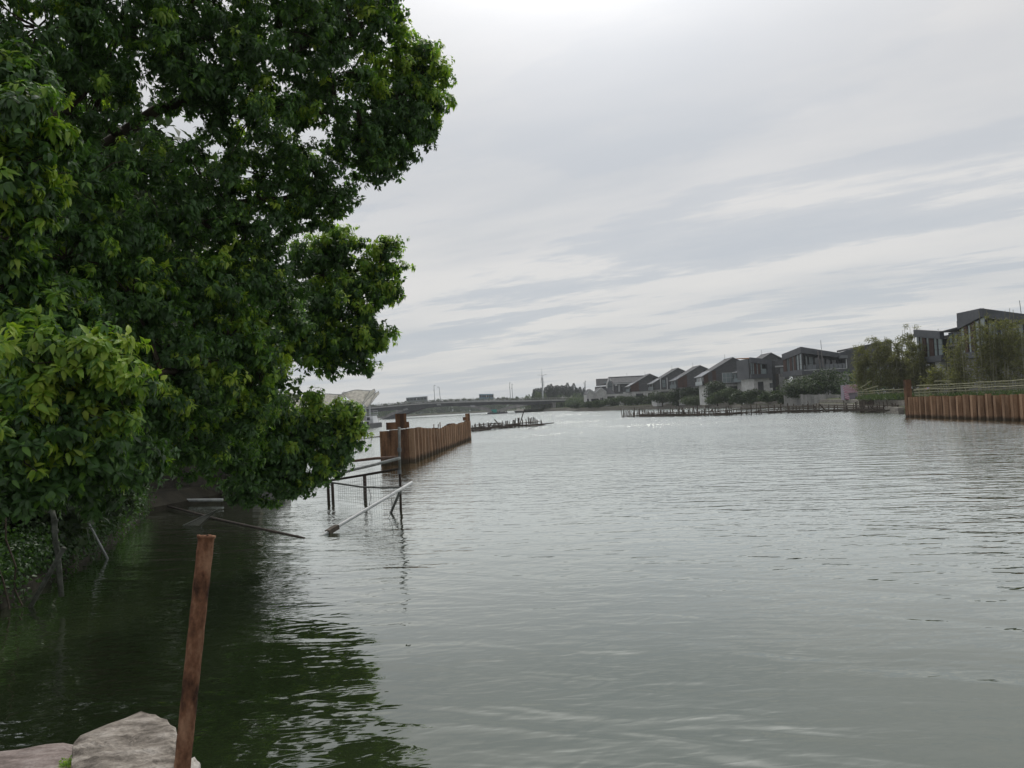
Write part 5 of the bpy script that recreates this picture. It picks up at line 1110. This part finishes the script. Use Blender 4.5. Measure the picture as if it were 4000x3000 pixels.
# antenna mast
y = 424; rt = thing('antenna_mast', 'tall pale antenna mast with two lamp arms behind the bridge', 'mast', (pt(2121, 1550, y).x, y, 1))
a, b, m1 = pt(2115.5, 1436, y), pt(2121, 1560, y), pt(2117, 1466, y)
mk('pole', G().tube([(b.x, y, 1), b, pt(2119, 1500, y), m1], [.55, .5, .36, .22], 8), STEELPALE, rt, True); mk('spire', G().tube([m1, a], [.16, .03], 6), STEELPALE, rt)
for uu, vv, s in ((2103, 1465, -1), (2133, 1463, 1)):
    e = pt(uu, vv, y); k = pt(2118, 1469, y); mk('arm', G().tube([k, k.lerp(e, .4) + Vector((0, 0, .3)), e], .1, 5), STEELPALE, rt); mk('lamp_head', G().bar(e - Vector((.7 * s, 0, 0)), e + Vector((.5 * s, 0, .05)), .3, .14), STEELPALE, rt)
for uu, v0, v1 in ((2114.5, 1474, 1486), (2121, 1476, 1484), (2113.5, 1486, 1496), (2124, 1486, 1498), (2118, 1485, 1494), (2124.5, 1499, 1509), (2117, 1500, 1508)):
    p0, p1 = pt(uu, v1, y - .5), pt(uu - .4, v0, y - .5); mk('antenna_panel', G().bar(p0, p1, .32, .25), STEELPALE, rt)
# vehicles
def vehicle(label, u0, u1, y, h, kind, body, cat):
    xc = (pt(u0, 1560, y).x + pt(u1, 1560, y).x) / 2; L = pt(u1, 1560, y).x - pt(u0, 1560, y).x; um = (u0 + u1) / 2; z0, z1 = deck_z(u0), deck_z(u1)
    rt = thing(kind, label, cat, (xc, y, (z0 + z1) / 2), 'traffic on the bridge'); sl = (z1 - z0) / L; w = 2.5 if cat == 'bus' else 1.75
    def hx(x0, x1, zlo, zhi, yo0=0.0, yo1=0.0, tx0=0.0, tx1=0.0):
        zz = lambda x: (z0 + z1) / 2 + sl * x
        return G().hexa([(xc + x0, y - w / 2 + yo0, zz(x0) + zlo), (xc + x1, y - w / 2 + yo0, zz(x1) + zlo), (xc + x1, y + w / 2 - yo1, zz(x1) + zlo), (xc + x0, y + w / 2 - yo1, zz(x0) + zlo),
                         (xc + x0 + tx0, y - w / 2 + yo0, zz(x0) + zhi), (xc + x1 - tx1, y - w / 2 + yo0, zz(x1) + zhi), (xc + x1 - tx1, y + w / 2 - yo1, zz(x1) + zhi), (xc + x0 + tx0, y + w / 2 - yo1, zz(x0) + zhi)])
    H = L / 2
    if cat == 'bus':
        mk('body', hx(-H, H, .35, h * .45), body, rt); mk('roof', hx(-H, H, h * .86, h, 0, 0, .12, .12), body, rt)
        mk('window_band', hx(-H + .05, H - .05, h * .45, h * .86, .06, .06), GLASS, rt)
        for i in range(7): x = -H + .15 + (L - .5) * i / 6; mk('pillar', hx(x, x + .16, h * .45, h * .86, .01, .01), body if i % 3 else CARWHITE, rt)
        mk('rear_panel', hx(H - .35, H + .02, .4, h * .97, -.01, -.01), CARWHITE, rt)
        ws = (-H + 2, H - 2.6); r = .48
    else:
        mk('body', hx(-H, H, .3, .85, 0, 0, .08, .12), body, rt); c = mk('cabin', hx(-H * .6, H * .45, .85, 1.42, .1, .1, .45, .6), body, rt); mk('windows', hx(-H * .5, H * .36, .9, 1.34, .07, .07, .4, .5), GLASS, rt)
        ws = (-H * .6, H * .6); r = .32
    for x in ws:
        for s in (0, 1):
            yy = y - w / 2 + .02 if s == 0 else y + w / 2 - .24; zc = (z0 + z1) / 2 + sl * x + r
            mk('wheel', G().tube([(xc + x, yy, zc), (xc + x, yy + .22, zc)], r, 12), TYRE, rt)
vehicle('long grey-blue city bus driving on the left part of the bridge', 1587, 1671, BD + 5, 3.15, 'city_bus', BUSGREY, 'bus')
vehicle('blue and white coach near the middle of the bridge', 1872, 1930, BD + 6, 3.3, 'coach', BUSBLUE, 'bus')
vehicle('white car in front of the city bus on the bridge', 1572, 1599, BD + 3, 1.5, 'parked_car', CARWHITE, 'car')
vehicle('dark car just right of the coach on the bridge', 1936, 1958, BD + 6, 1.5, 'dark_car', CARDARK, 'car')
vehicle('left white car of two near the right end of the bridge', 2190, 2216, BD + 4, 1.5, 'white_car', CARWHITE, 'car')
vehicle('right white car of two near the right end of the bridge', 2226, 2244, BD + 4, 1.5, 'white_car', CARWHITE, 'car')
# fender raft with turquoise board, moored boat
y = 393; a, b = pt(1904, 1621, y), pt(1983, 1612, y)
rt = thing('fender_raft', 'low dark raft of fenders round the middle bridge pier', 'raft', (a.x, y, 0)); mk('deck', G().box(a.x, b.x, y - 2, y + 2, -.3, .55), CONC_DARK, rt)
for i in range(9): x = a.x + (b.x - a.x) * (i + .5) / 9; mk('fender', G().tube([(x, y - 2.1, -.4), (x, y - 2.1, .7 + .4 * (i % 3))], .22, 6), BLACK, rt)
for i in (1, 7): x = a.x + (b.x - a.x) * (i + .3) / 9; mk('hut', G().box(x - .9, x + .9, y - 1.2, y + .6, .55, 1.5 + .2 * (i > 3)), CONC, rt)
a, b = pt(1920, 1612.5, y - 1), pt(1940, 1599, y - 1); rt = thing('turquoise_board', 'turquoise rectangular board standing at the middle bridge pier', 'board', ((a.x + b.x) / 2, y - 1, .55))
mk('panel', G().box(a.x, b.x, y - 1.15, y - 1, a.z, b.z), TURQ, rt)
for x in (a.x + .3, b.x - .3): mk('leg', G().box(x - .08, x + .08, y - .98, y - .85, .5, b.z - .2), STEELGREY, rt)
y = 388; a, b = pt(2008, 1614, y), pt(2047, 1604, y); rt = thing('work_boat', 'small work boat with white cabin moored under the bridge', 'boat', (a.x, y, 0)); L = b.x - a.x
mk('hull', G().hexa([(a.x + .8, y - 1, -.3), (b.x, y - 1, -.3), (b.x, y + 1, -.3), (a.x + .8, y + 1, -.3), (a.x, y - 1.3, 1.0), (b.x + .2, y - 1.3, .75), (b.x + .2, y + 1.3, .75), (a.x, y + 1.3, 1.0)]), BLACK, rt)
c = mk('cabin', G().box(a.x + 1.2, b.x - .2, y - .9, y + .9, .8, 1.75), M('cabin_cream', (.42, .40, .36)), rt); mk('wheelhouse', G().box(a.x + 1.4, a.x + 3.1, y - .8, y + .8, 1.75, 3.0), MATS['cabin_cream'], rt)
for i in range(3): mk('window', G().box(a.x + 1.5 + .55 * i, a.x + 1.9 + .55 * i, y - .84, y - .78, 2.2, 2.75), GLASS, rt)
mk('mast', G().tube([(a.x + 3.4, y, 1.7), (a.x + 3.4, y, 3.6)], .06, 5), STEELGREY, rt)
# ------------------------------------------------------------------ far woods
def wood(name, label, x0, x1, y, h, n, size, mat, tone=(.45, .22)):
    sets = []
    for i in range(n):
        x = x0 + (x1 - x0) * (i + RNG.uniform(-.4, .4)) / n; hh = h * RNG.uniform(.75, 1.12); r = hh * RNG.uniform(.32, .45)
        sets.append(clump_set((x, y + RNG.uniform(-5, 9), 1 + hh * .48), (r, r, hh * .52), 330, size, (.45, 1.0), (tone[0] + RNG.normal(0, .1), tone[1])))
    o = build_leaves(name, sets, mat, None); setp(o, label, 'wood', kind='stuff')
wood('far_wood', 'far hazy belt of trees seen under the bridge', -200, 70, 744, 10.5, 90, 1.6, L_WOOD)
wood('far_wood', 'second far belt of trees on the left shore beyond the bridge', -260, -92, 610, 8.5, 44, 1.3, L_WOOD)
wood('shore_wood', 'green scrub on the right shore under the bridge end', 16, 44, 428, 5.5, 16, .8, L_FAR, (.5, .2))
wood('shore_wood', 'green scrub on the bank right of the last bridge pier', 27, 46, 372, 6.2, 14, .7, L_FAR, (.55, .2))
wood('shore_wood', 'scrub along the left shore beside the floating dock', -80, -50, 230, 5, 14, .7, L_FAR, (.5, .2))
wood('garden_trees', 'low dark garden trees glimpsed between the houses on the right', 60, 100, 205, 7.2, 20, .6, L_FAR, (.35, .2))
wood('garden_trees', 'low dark trees behind the bamboo on the right bank', 56, 84, 128, 5.6, 18, .45, L_FAR, (.35, .2))
# low stone shelf of the far shore
g = G(); g.box(-160, -8, 640, 646, -.5, .8); setp(mk('far_shelf', g, BANKSTONE), kind='structure')
# conifers
cs = [(2141, 1503), (2152, 1499.5), (2170, 1506), (2177.5, 1504.5), (2194, 1504.5), (2216, 1495), (2232, 1508), (2240.5, 1497), (2252, 1514), (2265, 1511), (2280, 1516), (2093, 1517), (2103, 1516), (2086, 1520), (2131, 1511), (2114, 1514), (2201, 1507), (2160, 1508), (2185, 1508), (2208, 1505), (2224, 1509), (2147, 1508)]
cl = {k: v for k, v in zip(range(len(cs)), ['left of the three by the mast', 'pointed and tallest right of the mast', 'third right of the mast', 'broad, beside the third', 'middle of the row, blunt top', 'tallest spire of the right half', 'low one between the two spires', 'second tall thin spire on the right', 'short one right of the second spire', 'standing apart towards the white building', 'last at the right behind the lamp pair', 'second in the low row left of the mast', 'third in the low row left of the mast', 'first of the low row at the left', 'dark, just right of the mast foot', 'directly behind the mast foot', 'just right of the blunt middle one', 'filling behind the pointed one', 'filling left of the middle', 'filling left of the tall spire', 'filling right of the tall spire', 'filling between the mast and the pointed one'])}
for i, (u, v) in enumerate(cs):
    y = 470 + (i % 4) * 7; t_ = pt(u, v, y); h = t_.z - 1.5; rt = thing('conifer', 'dark narrow conifer, %s' % cl[i], 'tree', (t_.x, y, 1), 'dark conifers behind the bridge')
    mk('trunk', G().tube([(t_.x, y, .8), (t_.x, y, 1.5 + h * .9)], [.25, .05], 6), BARK, rt)
    n = 1300; k = RNG.random(n) ** .75; r = (1 - k) ** .8 * h * RNG.uniform(.19, .24) + .12; a = RNG.uniform(0, 6.283, n); lay = 1 + .25 * np.sin(k * 38 + a)
    P = np.c_[t_.x + np.cos(a) * r * lay * RNG.uniform(.5, 1, n), y + np.sin(a) * r * lay * RNG.uniform(.5, 1, n), 1.5 + k * h]
    A = norm(np.c_[np.cos(a), np.sin(a), RNG.uniform(-.5, .3, n)]); L = (.6 + 1.2 * (1 - k)) * RNG.uniform(.7, 1.2, n)
    build_leaves('crown', [(P, A, norm(np.c_[np.zeros(n), np.zeros(n), np.ones(n)] + RNG.normal(scale=.4, size=(n, 3))), L, L * .5, RNG.uniform(0, .4, n), RNG.random(n), P)], L_CONIFER, rt)
for lab, u, vt, w, y, tn in [('yellowish round bush left of the mast beyond the bridge', 2100, 1526, 22, 452, .85), ('low yellowish bush at the left end of the far bushes', 2060, 1538, 22, 455, .8), ('round bush in front of the mast foot', 2128, 1533, 12, 450, .7), ('low broad dark bush under the conifers', 2195, 1532, 24, 456, .35), ('rounded dark bush below the right conifers', 2240, 1530, 24, 452, .4), ('bush at the far right behind the white cars', 2272, 1533, 16, 450, .35)]:
    t_ = pt(u, vt, y); r = w * y / FPX; rz = (t_.z - 1) / 2; shrub('far_bush', lab, (t_.x, y, 1 + rz), (r, r * .6, rz), L_FAR, 800, .7, 7, 'shrub', 'bushes beyond the bridge', None, (tn, .2), ground=1)

# ------------------------------------------------------------------ floating dock with membrane canopies
def canopy(label, uc, D, w, top, neck, base):
    """inverted-umbrella fabric roof: raised rim falling to a central mast"""
    c = pt(uc, 1600, D); rt = thing('membrane_canopy', label, 'canopy', (c.x, D, base), 'white membrane canopies at the dock'); n = 24; rings = 7; V = []; F = []
    for r in range(rings):
        t_ = r / (rings - 1); k = t_ ** .75
        for j in range(n):
            a = 2 * math.pi * j / n; sq = 1 / max(abs(math.cos(a)), abs(math.sin(a))); rad = .25 + (w - .25) * t_ * (1 + (sq - 1) * .8)
            rim = top + .18 * math.cos(4 * a) + .12 * math.cos(a)
            V.append((c.x + math.cos(a) * rad, D + math.sin(a) * rad, neck + (rim - neck) * t_ ** .92))
    for r in range(rings - 1):
        for j in range(n): F.append((r * n + j, r * n + (j + 1) % n, (r + 1) * n + (j + 1) % n, (r + 1) * n + j))
    o = mk('membrane', G().add(V, F), MEMBRANE, rt, True); md = o.modifiers.new('thickness', 'SOLIDIFY'); md.thickness = .05
    mk('rim', G().tube([V[(rings - 1) * n + j] for j in range(n)] + [V[(rings - 1) * n]], .07, 6), STEELPALE, rt)
    for j in range(0, n, 6): mk('rib', G().tube([Vector(V[r * n + j + 3]) - Vector((0, 0, .08)) for r in range(rings)], .05, 5), STEELPALE, rt)
    for dx in (-.42, .42): mk('mast', G().tube([(c.x + dx, D, base), (c.x + dx, D, neck + .3)], .17, 8), STEELPALE, rt)
DK = 147
canopy('white membrane canopy at the right end of the dock, clear of the leaves', 1405, DK, 2.9, 7.2, 4.2, .9)
canopy('white membrane canopy behind the first at the right end of the dock', 1436, DK + 9, 2.3, 7.0, 4.2, .9)
canopy('wide white membrane canopy seen through the leaves further left', 1150, DK, 3.9, 6.6, 3.6, .9)
canopy('white membrane canopy mostly hidden behind the leaves in the middle', 1290, DK + 2, 3.0, 6.8, 3.8, .9)
rt = thing('floating_dock', 'floating dock with yellow and black striped skirts', 'dock', (pt(1300, 1670, DK).x, DK, 0))
a, b = pt(1060, 1665, DK), pt(1450, 1665, DK); mk('pontoon', G().box(a.x, b.x, DK - 2.4, DK + 12, -.3, .9), CONC_DARK, rt)
for (u0, u1, yy, z0, z1) in ((1400, 1430, DK - 2.5, .05, 1.25), (1432, 1450, DK - 2.3, .15, 1.3)):
    p, q = pt(u0, 1660, DK), pt(u1, 1660, DK); mk('skirt_panel', G().box(p.x, q.x, yy - .06, yy, z0, z1), BLACK, rt); x = p.x - 1.0
    while x < q.x:
        x0, x1 = max(x, p.x + .02), min(x + .17, q.x - .22)
        hh = z1 - z0 - .06
        A0 = [(x, z0 + .03 + hh), (x + .14, z0 + .03 + hh), (x + .14 + hh * .8, z0 + .03), (x + hh * .8, z0 + .03)]
        if A0[0][0] > p.x and A0[2][0] < q.x: mk('stripe', G().prism([(X, yy - .065, Z) for X, Z in A0], (0, -.02, 0)), YELLOW, rt)
        x += .3
y = DK + 6; a, b = pt(1436, 1668, y), pt(1468, 1610, y); rt = thing('white_boat', 'white cabin boat moored at the end of the floating dock', 'boat', ((a.x + b.x) / 2, y, 0))
mk('hull', G().hexa([(a.x, y - 2.6, -.2), (b.x - .2, y - 2.6, -.2), (b.x - .2, y + 4, -.2), (a.x, y + 4, -.2), (a.x - .1, y - 3, 1.1), (b.x, y - 3, 1.1), (b.x, y + 4.4, 1.1), (a.x - .1, y + 4.4, 1.1)]), BOATWHITE, rt)
mk('deck_house', G().hexa([(a.x + .1, y - 2.2, 1.1), (b.x - .15, y - 2.2, 1.1), (b.x - .15, y + 3, 1.1), (a.x + .1, y + 3, 1.1), (a.x + .15, y - 1.8, 2.35), (b.x - .3, y - 1.8, 2.35), (b.x - .3, y + 2.8, 2.35), (a.x + .15, y + 2.8, 2.35)]), BOATWHITE, rt)
mk('window', G().box(a.x + .3, a.x + .9, y - 2.25, y - 2.0, 1.5, 2.1), GLASS, rt); mk('air_conditioner', G().box(b.x - .75, b.x - .25, y - 2.6, y - 2.22, 1.25, 1.75), STEELPALE, rt)
for z in (2.6, 2.95, 3.3): mk('top_rail', G().tube([(a.x + .1, y - 1.9, z), (b.x - .1, y - 1.9, z), (b.x - .1, y + 2.6, z)], .035, 5), STEELPALE, rt)
for x, yy in ((a.x + .1, y - 1.9), (b.x - .1, y - 1.9), ((a.x + b.x) / 2, y - 1.9), (b.x - .1, y + 2.6)): mk('rail_post', G().tube([(x, yy, 2.3), (x, yy, 3.3)], .035, 5), STEELPALE, rt)

# ------------------------------------------------------------------ the damp air over the river
g = G(); g.box(-1600, 1600, -100, 1600, -4, 34)
hz = mk('haze', g, bpy.data.materials.new('haze')); setp(hz, 'thin damp haze over the river', 'haze', kind='stuff')
mt = hz.data.materials[0]; mt.use_nodes = True; t = NT(mt.node_tree); t.n.clear()
pv = t('ShaderNodeVolumePrincipled', i_Density=0.00022); pv.inputs['Color'].default_value = (0.86, 0.91, 0.95, 1); pv.inputs['Anisotropy'].default_value = 0.2
t.l.new(pv.outputs[0], t('ShaderNodeOutputMaterial').inputs['Volume'])
